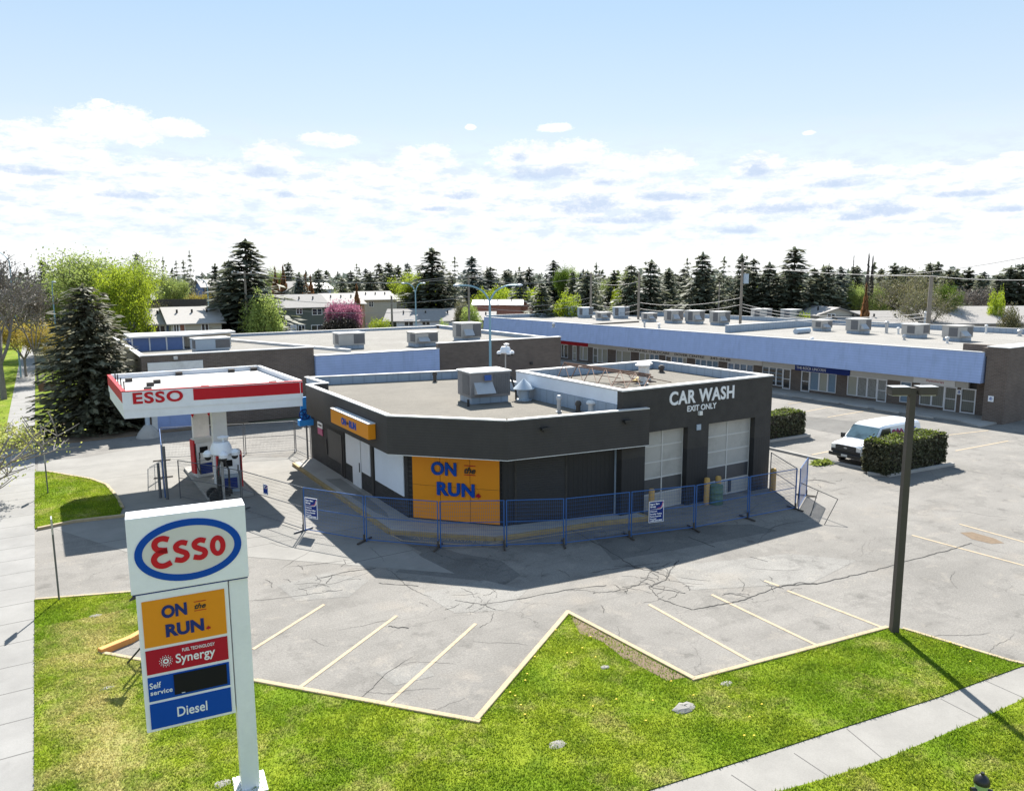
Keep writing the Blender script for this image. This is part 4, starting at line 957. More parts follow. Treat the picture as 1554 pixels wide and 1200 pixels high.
for dv_, kinds, doors in bays:
    for i, k in enumerate(kinds):
        ya, yb_ = Yat(dv_[i]), Yat(dv_[i+1]); z0 = .12 if i in doors else .32; z1 = 1.95
        f = MB(); fr = .06 if i not in doors else .09
        def bar(u0, u1, a, c, o=.0, th=.1):
            P, Q = mp(u0, WO-.02+o), mp(u1, WO-.02+o); f.wall((Q.x,Q.y),(P.x,P.y),th,a,c,side=-1)
        bar(ya, ya-fr, z0, z1); bar(yb_+fr, yb_, z0, z1); bar(ya-fr, yb_+fr, z0, z0+fr); bar(ya-fr, yb_+fr, z1-fr, z1)
        if i in doors: bar(ya-fr, yb_+fr, 1.0, 1.06)
        fo = f.build('door' if i in doors else 'window', 'frame_alu', ml)
        g = MB(); P, Q = mp(ya-fr, WO+.05), mp(yb_+fr, WO+.05)
        g.wall((Q.x,Q.y),(P.x,P.y),.02,z0+fr,z1-fr,side=-1); g.build('pane', PM[k], fo)
        if k == 'd' and len(kinds) == 4 and not i in doors and dv_[0] == 1157:
            s_ = MB()
            for z in (.7,1.05,1.4,1.75): P, Q = mp(ya-fr, WO+.03), mp(yb_+fr, WO+.03); s_.wall((Q.x,Q.y),(P.x,P.y),.01,z,z+.08,side=-1)
            s_.build('shelf', 'blind_blue', fo)
        if k == 'g' and dv_[0] == 1286:
            s_ = MB(); n_ = 7
            for j in range(n_+1):
                for sg in (0, 1):
                    u0 = ya-fr+(yb_-ya+2*fr)*j/n_; u1 = ya-fr+(yb_-ya+2*fr)*(j+.5)/n_
                    for r in range(5):
                        za, zb = z0+.1+r*.4, z0+.3+r*.4
                        A_, B_ = (mp(u0, WO+.035, za), mp(u1, WO+.035, zb)) if sg else (mp(u1, WO+.035, zb), mp(u0, WO+.035, zb+.2))
                        if j < n_: s_.tube(A_, B_, .012, n=4, cap=False)
            s_.build('grille', 'frame_alu', fo)
    ya, yb_ = Yat(dv_[0]), Yat(dv_[-1])
    s_ = MB(); P, Q = mp(ya, WO+.02), mp(yb_, WO+.02); s_.wall((Q.x,Q.y),(P.x,P.y),.2,0,.31,side=-1); s_.build('sill_wall', 'brick_brown', ml)
band = MB(); P, Q = mp(Y1-1, WO-.05), mp(Y0+1.6, WO-.05); band.wall((Q.x,Q.y),(P.x,P.y),.25,1.96,2.69,side=-1); band.build('sign_band', 'sign_band', ml)
MB().prism([tuple(mp(Y0-.4,WO+.35)[:2]), tuple(mp(Y1,WO+.35)[:2]), tuple(mp(Y1,WO+1)[:2]), tuple(mp(Y0-.4,WO+1)[:2])], 0, 4.29).build('inner_wall', 'panel_dark', ml)
# brick end wing
b = MB(); b.prism([(55.35,27.35),(55.3,25.95),(63.2,26.3),(63.2,27.35)], 0, 5.2); b.build('end_wall', 'brick_brown', ml)
b = MB(); b.prism([(55.3,27.4),(55.25,25.9),(63.3,26.25),(63.3,27.4)], 5.203, 5.26); b.build('end_coping', 'coping', ml)
b = MB(); b.prism([(52.9,27.42),(55.3,27.42),(55.3,27.68),(52.9,27.68)], 4.85, 5.15); 
b = MB(); b.prism([(55.37,27.36),(57.9,27.36),(57.9,30.2),(57.6,30.2),(57.6,27.7),(55.37,27.7)], 4.56, 5.15); b.build('roof_step', 'brick_brown', ml)
struct(MB().prism([(52.9,26.2)]+[(mx(Y)-1.0, Y) for Y in (28.5,45,70,92)]+[(mx(92)+WO+.3,92),(mx(28)+WO+.3,26.4)], -.02, .10).build('sidewalk', 'concrete'))
def facade_sign(px0, px1, z0, z1, mat, label, txts, name='shop_sign'):
    ya, yb_ = Yat(px0, 2.5), Yat(px1, 2.5); c_ = mp((ya+yb_)/2, WO-.1); t = thing(name, label, 'sign', (c_.x, c_.y, z0))
    b = MB(); P, Q = mp(ya, WO-.055), mp(yb_, WO-.055); b.wall((Q.x,Q.y),(P.x,P.y),.06,z0,z1,side=1); b.build('board', mat, t)
    for s_, f0, f1, hh, mt, of in txts:
        yc = ya+(yb_-ya)*(f0+f1)/2; b = MB(); o_ = mp(yc, WO-.118, (z0+z1)/2)
        b.text(s_, o_, -DM, Z3, hh, abs(ya-yb_)*(f1-f0), offset=of, depth=.008); b.build('lettering', mt, t)
facade_sign(848,893,1.98,2.4,'sign_red','red shop sign with pale writing at the far left of the strip mall',[('DOVER MARKET',.35,.95,.2,'sign_cream',.0)] if False else [])
facade_sign(952,1158,1.98,2.42,'sign_cream','long white sign with black childcare lettering under the mansard',[('THORNHILL CHILDCARE',.01,.36,.25,'letter_black',.02),('DOVER CENTRE',.40,.62,.25,'letter_black',.02),('245-0648',.66,.80,.25,'letter_black',.02)])
facade_sign(1208,1291,1.93,2.42,'sign_navy','dark navy sign with white lettering over the middle shop bay',[('THE ROCK LINCOLN',.03,.58,.24,'sign_white',.01)])
facade_sign(1388,1451,1.98,2.42,'sign_white','white sign with red lettering over the rightmost glazed bay',[('Physiotherapy',.32,.75,.2,'sign_red',.0)])
def plate(px, py, X, w, h, label, mat='sign_white'):
    y, z = onX(px, py, X); t = thing('notice_sign', label, 'sign', (X, y, z)); b = MB(); b.box(X-.04, X-.01, y-w/2, y+w/2, z-h/2, z+h/2); b.build('board', mat, t)
    b = MB(); b.ring(w*.28, w*.28, w*.08, (X-.042, y, z), (0,-1,0), Z3, .006); b.box(X-.05, X-.041, y-.03, y+.03, z-h*.1, z+h*.3); b.build('symbol', 'decal_blue', t)
plate(1456,595,mx(29.8)+WO-.03,.34,.36,'small white accessible parking plate beside the last mall door'); plate(1504,605,55.3,.36,.4,'white accessible parking plate on the brick end wall')
# roof top units on the mall
pos = {'a':(870,520),}
units = [((866,480),1.9,1.6,1.3,'rtu_blue',0,'leftmost bluish rooftop unit on the mall roof'),((888,482),1.9,1.6,1.25,'rtu_blue',0,'second bluish rooftop unit from the left on the mall roof'),
 ((915,486),1.7,1.5,.8,'rtu_grey',2,'low flat unit between the blue units on the mall roof'),((942,483),1.9,1.7,1.4,'rtu_blue',0,'third bluish rooftop unit with a tall bright face on the mall roof'),
 ((985,488),1.7,1.5,.85,'rtu_grey',2,'low blue grey unit in front of the roof curb'),((1022,490),2.0,1.7,1.4,'rtu_grey',1,'first of three identical hooded units left of the fire wall'),
 ((1054,491),2.0,1.7,1.4,'rtu_grey',1,'middle of three identical hooded units left of the fire wall'),((1092,493),2.0,1.7,1.4,'rtu_grey',1,'last of three identical hooded units left of the fire wall'),
 ((1155,486),2.3,1.8,1.3,'rtu_grey',0,'rooftop unit just behind the fire wall on its left'),((1200,486),2.3,1.8,1.2,'rtu_grey',0,'rooftop unit just behind the fire wall on its right'),
 ((1247,502),1.8,1.4,.85,'rtu_grey',2,'small greenish unit with a duct in front of the fire wall'),((1302,506),2.0,1.7,1.25,'rtu_grey',1,'unit with raised open hood right of the fire wall'),
 ((1388,512),2.1,1.6,1.0,'rtu_grey',0,'grey unit by the tall utility pole on the mall roof'),((1452,517),2.2,1.7,1.1,'rtu_grey',2,'dark weathered unit nearest the brick end wall')]
for (px, py), w, d, h, mt, kd, lab in units:
    x, y = G(px, py, 4.55); rtu(x, y, 4.55, w*.9, d*.9, h*.88, lab, mt, -.05, kd)
b = MB(); x, y = G(1215,503,4.75); b.tube((x-1,y-.2,4.8),(x+1.2,y,4.8),.28,n=12); tag(b.build('duct','rtu_blue'), 'fat blue grey duct lying beside the small greenish unit', 'duct')
for i, (px, py, r, h, lab) in enumerate([(978,497,.1,.45,'thin pipe vent left of a pair on the mall roof'),(1000,498,.13,.4,'stubby vent right of a pair on the mall roof'),(1345,506,.14,1.0,'tall bent vent pipe left of the utility pole'),(1363,507,.1,.5,'short vent left of the unit by the pole'),(1372,516,.1,.3,'low vent in front of the unit by the pole'),(1437,521,.1,.4,'thin vent at the left of the dark weathered unit'),(1403,498,.12,1.6,'tall white flue beside the utility pole'),(1232,520,.1,.3,'thin vent close to the mansard edge'),(1547,510,.16,.4,'pale vent at the far right roof end'),(1496,506,.09,.7,'thin white pipe against the right rear parapet'),(840,497,.14,.3,'dark stub vent at the left of the mall roof')]):
    x, y = G(px, py, 4.55); vent(x, y, 4.55, r, h, ['cap','flat'][i % 2], lab, ['galv','white_dirty'][i % 2])
# ------------------------------------------------------------------ price sign on its post
def smooth(pts, n=6):
    P = [Vector(p) for p in pts]; out = []
    for i in range(len(P)-1):
        p0, p1, p2, p3 = P[max(0,i-1)], P[i], P[i+1], P[min(len(P)-1,i+2)]
        for k in range(n):
            t = k/n; out.append(tuple(.5*((2*p1)+(p2-p0)*t+(2*p0-5*p1+4*p2-p3)*t*t+(3*p1-p0-3*p2+p3)*t**3)))
    return out+[tuple(P[-1])]
t = thing('price_sign', 'tall white fuel brand price sign on a single post in the foreground lawn', 'sign', (.98, 14.52, 0), -.105)
UX, NY = (1,0,0), Z3
bl = lambda b, n, mt, p=t, bv=0.0: b.build(n, mt, p, bevel=bv, world=False)
bl(MB().box(1.64,1.98,.07,.43,0,4.44), 'post', 'white_paint', bv=.012)
bl(MB().box(1.50,2.12,-.1,.6,.0,.085), 'base_plate', 'white_dirty', bv=.02)
top_c = bl(MB().box(0,2.0,0,.48,4.465,5.87), 'upper_cabinet', 'white_paint', bv=.012)
bl(MB().box(.02,1.98,.03,.44,4.435,4.467), 'shadow_gap', 'sign_navy')
low_c = bl(MB().box(.07,1.62,.035,.43,1.77,4.434), 'lower_cabinet', 'white_paint', bv=.012)
b = MB(); b.box(-.006,.0,.2,.22,4.48,5.8); bl(b, 'side_seam', 'joint')
b = MB(); b.ring(.90,.575,.125,(1.0,-.001,5.165),UX,NY,.012); bl(b, 'oval_ring', 'esso_blue')
b = MB(); b.ring(.775,.45,.1,(1.0,-.001,5.165),UX,NY,.006,fill=True); bl(b, 'oval_field', 'sign_cream')
b = MB(); OZ = 5.165
def gl(path, cx, cy, k=1.0, w=.1): b.stroke(smooth([(cx+x*k, cy+y*k) for x, y in path]), w, (1.0,-.0075,OZ),UX,NY,.012)
EE = [(.13,.22),(.03,.255),(-.07,.225),(-.105,.14),(-.06,.06),(.05,.03),(.10,.03)]
E2 = [(.10,.02),(.02,.01),(-.09,-.04),(-.13,-.13),(-.08,-.225),(.03,-.255),(.15,-.21)]
gl(EE,-.46,.02); gl(E2,-.46,.02)
SS = [(.105,.135),(.01,.165),(-.075,.12),(-.075,.05),(.0,.0),(.075,-.045),(.085,-.115),(.01,-.168),(-.11,-.14)]
gl(SS,-.135,-.01,1.0,.095); gl(SS,.175,-.01,1.0,.095)
b.ring(.135,.195,.09,(1.0+.485,-.0075,OZ+.0),UX,NY,.012,n=40)
bl(b, 'lettering', 'esso_red')
b = MB(); b.box(.15,1.55,.02,.05,3.42,4.30); op = bl(b, 'orange_panel', 'sign_orange')
class _T: pass
def otr_local(par, x, y, z, s):
    b = MB(); O = Vector((x,y,z)); b.text('ON', O+Vector((-.75*s,0,.78*s)), UX, NY, s, 1.75*s, offset=.045, depth=.006); b.text('RUN', O+Vector((-.1*s,0,-.72*s)), UX, NY, s, 2.65*s, offset=.045, depth=.006); b.build('lettering','letter_navy',par,world=False)
    b = MB(); b.text('the', O+Vector((1.05*s,0,.80*s)), UX, NY, .42*s, .8*s, offset=.02, shear=.35, depth=.006); b.build('small_word','letter_black',par,world=False)
    b = MB()
    for q in (.36,-.34): b.stroke([(-.42*s,q*s),(.42*s,q*s)], .04*s, O+Vector((1.05*s,0,.80*s)), UX, NY, .005)
    pts = [(0,-.5),(.06,-.18),(.42,-.22),(.34,-.05),(.5,.1),(.3,.18),(.26,.3),(.12,.16),(.18,.42),(.08,.36),(0,.55)]; pts = pts+[(-a,c) for a,c in pts[-2:0:-1]]
    k = .38*s; m_ = len(pts); lf = O+Vector((1.52*s,0,-1.08*s))
    b.add([lf+Vector((a*k,-dz,c*k)) for dz in (0,.005) for a,c in pts], [tuple(m_+i for i in range(m_))])
    b.build('leaf_mark','sign_red',par,world=False)
otr_local(low_c, .86, .016, 3.86, .245)
b = MB(); b.box(.15,1.55,.02,.05,2.90,3.36); bl(b, 'red_panel', 'sign_red')
b = MB(); b.text('Synergy',(.98,.016,3.09),UX,NY,.23,.68,offset=.012,depth=.006); b.text('FUEL TECHNOLOGY',(1.04,.016,3.265),UX,NY,.062,.56,offset=.01,depth=.006)
b.ring(.05,.05,.026,(.475,.016,3.11),UX,NY,.006,n=20)
for i in range(14):
    a = i*2*math.pi/14
    for r_, s_ in ((.078,.011),(.107,.008)):
        a2 = a+(.22 if r_ > .1 else 0); b.ring(s_,s_,.006,(.475+r_*math.cos(a2),.016,3.11+r_*math.sin(a2)),UX,NY,.005,n=6,fill=True)
bl(b, 'red_panel_lettering', 'sign_white')
b = MB(); b.box(.15,1.55,.02,.05,2.375,2.84); bl(b, 'fuel_panel', 'esso_blue')
b = MB(); b.box(.58,1.50,.006,.03,2.42,2.815); scr = bl(b, 'display', 'screen_black')
b = MB(); b.box(.70,.76,.002,.01,2.43,2.44); bl(b, 'display_segment', 'sign_white')
b = MB(); b.text('Self',(.27,.016,2.68),UX,NY,.115,.19,offset=.012,depth=.005); bl(b, 'fuel_lettering', 'sign_white'); b = MB(); b.text('service',(.365,.016,2.54),UX,NY,.085,.37,offset=.012,depth=.005); bl(b, 'fuel_lettering', 'sign_white'); b = MB(); b.text('Diesel',(.86,.016,2.07),UX,NY,.19,.52,offset=.012,depth=.005)
bl(b, 'fuel_lettering', 'sign_white')
b = MB(); b.box(.15,1.55,.02,.05,1.83,2.32); bl(b, 'diesel_panel', 'esso_blue')

# ------------------------------------------------------------------ fuel canopy
t = thing('fuel_canopy', 'white and red fuel station canopy on two columns left of the store', 'canopy', (6.6, 39.5, 0))
CA, CB, CC, CD = (2.75,36.35),(10.3,35.5),(10.2,43.3),(2.7,43.3)
b = MB()
for p, q in ((CA,CB),(CB,CC),(CC,CD),(CD,CA)): b.wall(p, q, .12, 4.46, 5.27, side=1)
b.build('fascia', 'white_paint', t)
def inset(k): c = (6.5,39.6); return [(c[0]+(p[0]-c[0])*k, c[1]+(p[1]-c[1])*k) for p in (CA,CB,CC,CD)]
MB().prism(inset(.992), 4.10, 4.455).build('lower_band', 'white_paint', t)
MB().prism(inset(.965), 4.9, 5.08).build('roof', 'canopy_roof', t)
b = MB(); panel(b, CA, CB, .372, 1.0, 4.72, 5.24, .012, .02); b.build('red_band', 'esso_red', t)
b = MB(); panel(b, CD, CA, .0, 1.0, 4.80, 5.24, .012, .02); b.build('red_band', 'esso_red', t)
b = MB()
for p, q in ((CA,CB),(CD,CA)): panel(b, p, q, .0, 1.0, 5.275, 5.31, .02, .17)
b.build('front_trim', 'esso_red', t)
b = MB()
for p, q in ((CB,CC),(CC,CD)): panel(b, p, q, .02, .98, 5.275, 5.32, .02, .17)
b.build('rear_trim', 'white_paint', t)
d = dirn(CA, CB); n = Vector((d.y,-d.x,0)); c_ = along(CA, CB, .185)
b = MB(); b.text('ESSO', (c_[0]+n.x*.002, c_[1]+n.y*.002, 4.97), d, Z3, .50, 2.0, offset=.03, depth=.025, spacing=1.12); b.build('lettering', 'esso_red', t)
b = MB(); b.box(7.0-.34,7.0+.34,38.3,38.7,0,4.11); b.build('column', 'white_paint', t, bevel=.02)
b = MB(); b.box(6.75-.40,6.75+.40,42.0,42.4,0,4.11); b.build('column', 'white_dirty', t, bevel=.02)
for i, (x, y) in enumerate([(3.5,41.6),(4.6,40.2),(6.0,43.0),(8.6,42.8),(3.9,37.6),(6.2,36.8),(9.2,36.6),(9.8,42.9),(4.2,39.3)]):
    b = MB(); b.box(x-.16,x+.16,y-.09,y+.09,5.08,5.26); b.build('roof_fixture', 'pole_brown', t)
for x, y in ((2.95,37.5),(2.95,39),(2.95,40.6),(2.95,42)):
    b = MB(); b.tube((x,y,5.1),(x,y,5.6),.03,n=5); b.build('roof_stub', 'black_metal', t)
for x, z in ((6.35,3.95),(7.15,3.95)):
    b = MB(); k = .45; b.add([(x-k,41.9,z),(x+k,41.9,z),(x,41.9,z-1.0),(x-k,41.93,z),(x+k,41.93,z),(x,41.93,z-1.0)], [(0,2,1),(3,4,5),(0,1,4,3),(1,2,5,4),(2,0,3,5)]); b.build('red_triangle', 'esso_red', t)
def pump(x, y, label, rz=0.0, bluebase=False):
    t = thing('fuel_pump', label, 'fuel pump', (x, y, .15), rz)
    B = lambda b, nm, mt, bv=0: b.build(nm, mt, t, bevel=bv, world=False)
    B(MB().box(-.45,.45,-.3,.3,0,.85), 'base_cabinet', 'rtu_blue' if bluebase else 'white_dirty', .02)
    B(MB().box(-.45,.45,-.28,.28,.86,1.75), 'head', 'white_paint', .02)
    B(MB().box(-.5,.5,-.3,.3,1.76,1.95), 'top_sign', 'white_dirty', .02)
    B(MB().box(.46,.56,-.26,.26,.2,1.9), 'side_panel', 'esso_red', .02)
    B(MB().box(-.56,-.46,-.26,.26,.2,1.9), 'side_panel', 'esso_red', .02)
    B(MB().box(-.28,.12,-.30,-.281,1.25,1.55), 'screen', 'screen_black'); B(MB().box(-.3,.3,-.31,-.301,.15,.7), 'grade_panel', 'sign_navy')
    for s_ in (-1,1):
        b = MB(); b.path([(s_*.33,-.3,1.0),(s_*.34,-.42,1.05),(s_*.35,-.4,1.3)],.03); nz = B(b, 'nozzle', 'black_metal')
        b = MB(); b.path([(s_*.35,-.4,1.0),(s_*.42,-.55,.5),(s_*.38,-.5,.2),(s_*.48,-.35,.6),(s_*.5,-.25,1.7)],.022,6); b.build('hose','black_metal',nz,world=False)
    return t
pump(6.55, 40.6, 'rear white fuel pump with red side panels under the canopy', .2); pump(7.05, 36.85, 'front fuel pump with a blue lower cabinet under the canopy edge', -.1, True)
struct(MB().prism([(5.9,35.9),(7.9,35.9),(7.9,43),(5.9,43)], -.01, .15).build('pump_island', 'concrete', bevel=.03))
def camera_mast(x, y, h, label, k=1.0):
    t = thing('camera_mast', label, 'camera mast', (x, y, 0))
    b = MB(); b.tube((x,y,0),(x,y,h),.055*k,n=8); b.build('pole','rtu_grey',t)
    b = MB(); b.lathe([(.30*k,0),(.42*k,.06*k),(.40*k,.30*k),(.34*k,.42*k),(.30*k,.5*k)], (x,y,h), 18); b.build('housing','white_paint',t)
    b = MB(); b.lathe([(.05*k,0),(.05*k,.12*k),(.2*k,.14*k),(.22*k,.2*k),(.06*k,.24*k)], (x+.1*k,y,h+.5*k), 14); b.build('beacon','white_paint',t)
    for a in (2.9, -.35, -1.6):
        cx_, cy_ = x+math.cos(a)*.5*k, y+math.sin(a)*.5*k
        b = MB(); b.lathe([(.17*k,-.12*k),(.18*k,0),(.1*k,.1*k),(.02*k,.13*k)], (cx_,cy_,h+.08*k), 14); b.tube((x,y,h+.15*k),(cx_,cy_,h+.12*k),.05*k); a_ = b.build('camera_hood','white_paint',t)
        b = MB(); b.sph((cx_,cy_,h-.08*k),.13*k); b.build('dome','black_metal',a_)
    return t
t = camera_mast(6.5, 35.6, 2.22, 'white domed surveillance camera mast in front of the fuel pumps', 1.15)
b = MB(); b.box(6.2,6.9,35.65,36.2,.3,.5); b.box(6.3,6.55,35.7,36.0,.5,1.1); b.build('trailer_frame','black_metal',t)
for s_ in (-1,1): b = MB(); b.path([(6.5,35.6,2.2),(6.5+s_*.25,35.45,1.5),(6.5+s_*.22,35.4,.3)],.045); b.build('cable','black_metal',t)
for y_ in (35.6,36.3): b = MB(); b.tube((6.15,y_-.08,.28),(6.15,y_+.08,.28),.28,n=16); b.build('wheel','rubber',t)
x, z = onY(767,536,46.5); camera_mast(x, 46.5, z, 'white three headed surveillance camera mast seen behind the big rooftop unit', .95)
t = thing('barrel', 'green ribbed barrel standing between two yellow bollards', 'barrel', (25.12,23.35,0))
MB().lathe([(.29,0),(.30,.02),(.29,.26),(.305,.28),(.29,.30),(.29,.54),(.305,.56),(.29,.58),(.295,.84),(.27,.86)], (25.12,23.35,0), 20).build('drum','barrel_green',t)
MB().lathe([(.26,.861),(.28,.87),(.1,.885)], (25.12,23.35,0), 18).build('lid','barrel_green',t)
for x, y, h, lab in ((21.55,23.65,1.15,'yellow bollard left of the left overhead door'),(24.72,23.55,1.2,'yellow bollard just left of the green barrel'),(25.5,23.62,1.15,'yellow bollard behind and right of the green barrel'),(28.9,23.35,1.1,'yellow bollard at the right corner of the car wash')):
    tag(MB().lathe([(.13,0),(.13,h-.05),(.10,h),(.02,h+.02)], (x,y,0), 14).build('bollard','bollard'), lab, 'bollard')

# ------------------------------------------------------------------ temporary fence
def fence_panel(p, q, mat, label, feet=True, h=1.83, w=.0032):
    L = math.hypot(q[0]-p[0], q[1]-p[1]); rz = math.atan2(q[1]-p[1], q[0]-p[0])
    t = thing('site_fence', label, 'fence panel', (p[0], p[1], 0), rz, 'temporary fence panels around the closed station')
    b = MB(); z0, z1 = .1, h; x0, x1 = .05, L-.05; r = .019
    b.tube((x0,0,z0-.08),(x0,0,z1),r+.006,n=8); b.tube((x1,0,z0-.08),(x1,0,z1),r+.006,n=8)
    for z in (z0, z1-.01): b.tube((x0,0,z),(x1,0,z),r,n=8)
    b.tube((x0,0,z0+(z1-z0)*.52),(x1,0,z0+(z1-z0)*.52),r*.8,n=6); b.build('frame', mat, t, world=False)
    V, Q = [], []
    nv = int((x1-x0)/.075)
    def strip(a, c, ax):
        o = len(V); e = (w,0,0) if ax == 'v' else (0,0,w)
        for s_, P in ((-1,a),(1,a),(1,c),(-1,c)): V.append((P[0]+s_*e[0], 0, P[1]+s_*e[2]))
        Q.append((o,o+1,o+2,o+3))
    for i in range(1, nv): x = x0+(x1-x0)*i/nv; strip((x,z0),(x,z1),'v')
    for i in range(1, 12): z = z0+(z1-z0)*i/12; strip((x0,z),(x1,z),'h')
    mesh_np('wire_mesh', np.array(V), np.array(Q), mat, t)
    if feet:
        b = MB(); b.beam((x1,-.45,.05),(x1,.45,.05),.07,.05); b.beam((x1,-.02,.05),(x1,-.02,.3),.05); b.build('foot', 'fence_grey' if mat == 'fence_grey' else 'pole_brown', t, world=False)
    return t
fp = [(8.37,29.53),(10.0,27.02),(12.08,24.83),(14.25,23.62),(16.26,22.6),(18.93,21.96),(21.74,21.3),(24.61,21.08),(27.4,20.87)]
labs = ['blue fence panel with the larger hire sign at its left end','blue fence panel in front of the chamfered kerb corner','blue fence panel in front of the orange wall sign','short blue fence panel right of the orange wall sign','blue fence panel before the roller shutter wall','blue fence panel before the left overhead door','blue fence panel before the green barrel','last blue fence panel in the row facing the camera']
for i in range(len(fp)-1): fence_panel(fp[i], fp[i+1], 'fence_blue', labs[i])
fence_panel((27.45,20.78),(29.55,21.98),'fence_blue','blue fence panel turned away at the right end of the row',True,1.83,.02)
fence_panel((27.4,20.9),(28.95,23.6),'fence_grey','grey fence panel closing the gap to the car wash corner',False)
fence_panel((6.89,33.73),(8.37,29.53),'fence_grey','grey fence panel with the small hire sign')
fence_panel((4.86,37.3),(6.89,33.73),'fence_grey','grey fence panel right behind the top of the price sign')
fence_panel((4.3,37.7),(4.75,41.8),'fence_blue','blue fence panel seen edge on left of the fuel pumps'); fence_panel((4.75,41.8),(5.2,45.9),'fence_blue','far blue fence panel edge on left of the fuel pumps')
fence_panel((5.26,46.25),(9.5,44.87),'fence_grey','grey fence panel crossing behind the canopy columns'); fence_panel((9.5,44.87),(12.23,44.12),'fence_grey','grey fence panel at the rear right of the canopy')
fence_panel((12.23,44.12),(12.45,41.8),'fence_grey','grey fence panel joining the rear corner of the store',False)
t = thing('fence_brace', 'thin black braced frame leaning out from the last fence panel', 'brace', (28,20.6,0))
b = MB(); p0 = Vector((*G(1215,770),0)); p1 = Vector((*G(1226,752),0)); pts = [Vector((*G(1226,770),1.0)), Vector((*G(1253,792),1.05)), Vector((*G(1246,799),0))]
a1, a2, a3 = Vector((28.0,21.2,1.05)), Vector((27.6,19.0,.9)), Vector((26.6,18.85,.02))
b.path([(27.45,20.85,.1), tuple(a1), tuple(a2), tuple(a3)], .02, 6); b.tube(a1.lerp(a2,.5), (27.1,19.9,.02), .018, n=6); b.build('bar','black_metal',t)
def hire_sign(p, q, u, zc, w, h, label, small=False):
    d = dirn(p, q); n = Vector((d.y,-d.x,0)); O = Vector((p[0],p[1],zc))+d*u+n*.03; t = thing('hire_sign', label, 'sign', tuple(O))
    def bd(nm, w_, h_, o_, mt, z=0, x=0):
        b = MB(); P = O+d*(x-w_/2)+n*(o_-.008); Q = O+d*(x+w_/2)+n*(o_-.008); b.wall((P.x,P.y),(Q.x,Q.y),.012,O.z+z-h_/2,O.z+z+h_/2); b.build(nm, mt, t)
    bd('board', w, h, .0, 'sign_white'); bd('blue_field', w*.92, h*.94, .004, 'sign_navy')
    b = MB(); rows = [('Super Save',.36,.62,.115),('Group',.24,.38,.115)]
    for s_, z, f, hh in rows: b.text(s_, O+n*.004+d*(-w*.42+w*f/2)+Z3*(z*h), d, Z3, hh*h, w*f, offset=.05, depth=.004)
    if not small:
        for i, (s_, f) in enumerate((('Disposal',.45),('Portable Toilets',.78),('Fence Rentals',.74),('Storage',.42))): b.text(s_, O+n*.004+d*(-w*.42+w*f/2)+Z3*((.02-.115*i)*h), d, Z3, .075*h, w*f, offset=.04, depth=.004)
    b.text('1-800-665-2800', O+n*.004+Z3*(-.41*h), d, Z3, .085*h, w*.8, offset=.05, depth=.004)
    b.build('lettering','sign_white',t)
    b = MB(); b.stroke(smooth([(-.42*w,.12*h),(-.1*w,.12*h),(.25*w,.13*h),(.40*w,.22*h),(.45*w,.38*h)]), lambda q: .01+.05*h*q, O+n*.004, d, Z3, .004); b.build('swoosh','sign_cream',t)
    b = MB(); b.stroke(smooth([(.05*w,.165*h),(.28*w,.19*h),(.40*w,.31*h),(.44*w,.42*h)]), lambda q: .02+.05*h*q, O+n*.003, d, Z3, .004); b.build('red_swoosh','decal_red',t)
hire_sign(fp[0], fp[1], .42, 1.02, .62, .84, 'blue fence hire notice hung on the panel left of the store'); hire_sign(fp[5], fp[6], 1.12, .93, .66, .86, 'blue fence hire notice hung before the left overhead door')
hire_sign((6.89,33.73),(8.37,29.53),1.9,1.3,.34,.44,'small blue notice on the grey fence behind the price sign',True)
def post(x, y, h, r, label, mat='fence_grey', name='steel_post'): tag(MB().tube((x,y,0),(x,y,h),r,r*.9,n=10).build(name, mat), label, 'post')
post(4.12,37.9,1.65,.07,'thick leaning dark steel post left of the fuel pumps'); post(4.36,37.45,2.5,.06,'taller dark steel post at the end of the blue fence','fence_grey')
def sign_post(x, y, h, label, lean=0.0):
    t = thing('sign_post', label, 'sign post', (x, y, 0)); b = MB(); b.tube((x,y,0),(x-lean,y,h),.028,n=8); b.build('pole','fence_grey',t)
    b = MB(); b.box(x-lean-.02,x-lean+.02,y-.18,y+.18,h-.5,h); b.build('plate','galv',t)
sign_post(-.33,41.4,2.1,'thin post with an edge on plate in the green island lawn'); sign_post(-.2,26.95,2.75,'thin post with an edge on plate at the front lawn corner')
t = thing('display_stand', 'black folding display stand half hidden behind the price sign', 'stand', (1.75,21.7,0))
b = MB(); b.path([(1.55,21.0,.05),(1.62,21.1,1.35)],.03); b.path([(1.2,21.3,.05),(1.65,21.1,.6),(2.1,20.9,.05)],.025); b.path([(1.62,21.1,1.35),(2.3,21.3,1.4)],.025); b.tube((1.85,21.28,.05),(1.9,21.28,2.3),.03); b.build('frame','black_metal',t)
b = MB(); b.add([(1.35,21.25,1.75),(2.0,21.2,1.9),(2.1,21.3,2.5),(1.9,21.3,2.35)], [(0,1,2,3)]); b.box(1.7,2.5,21.0,21.5,.05,.5); b.build('panel','black_metal',t)
t = thing('hose_reel', 'bright blue stand with a round crank wheel at the right canopy end', 'hose reel', (11.0,41.2,0))
x0_, z0_ = onY(465,628,41.2)
b = MB(); b.box(x0_-.30,x0_+.22,41.15,41.3,z0_-.3,z0_+.95); b.build('panel','tarp_blue',t); b = MB(); b.box(x0_-.45,x0_+.5,41.0,41.4,z0_-.62,z0_-.302); b.build('tray','tarp_blue',t); b = MB(); b.tube((x0_,41.3,0),(x0_,41.3,z0_-.3),.05); b.build('post','fence_grey',t)
b = MB()
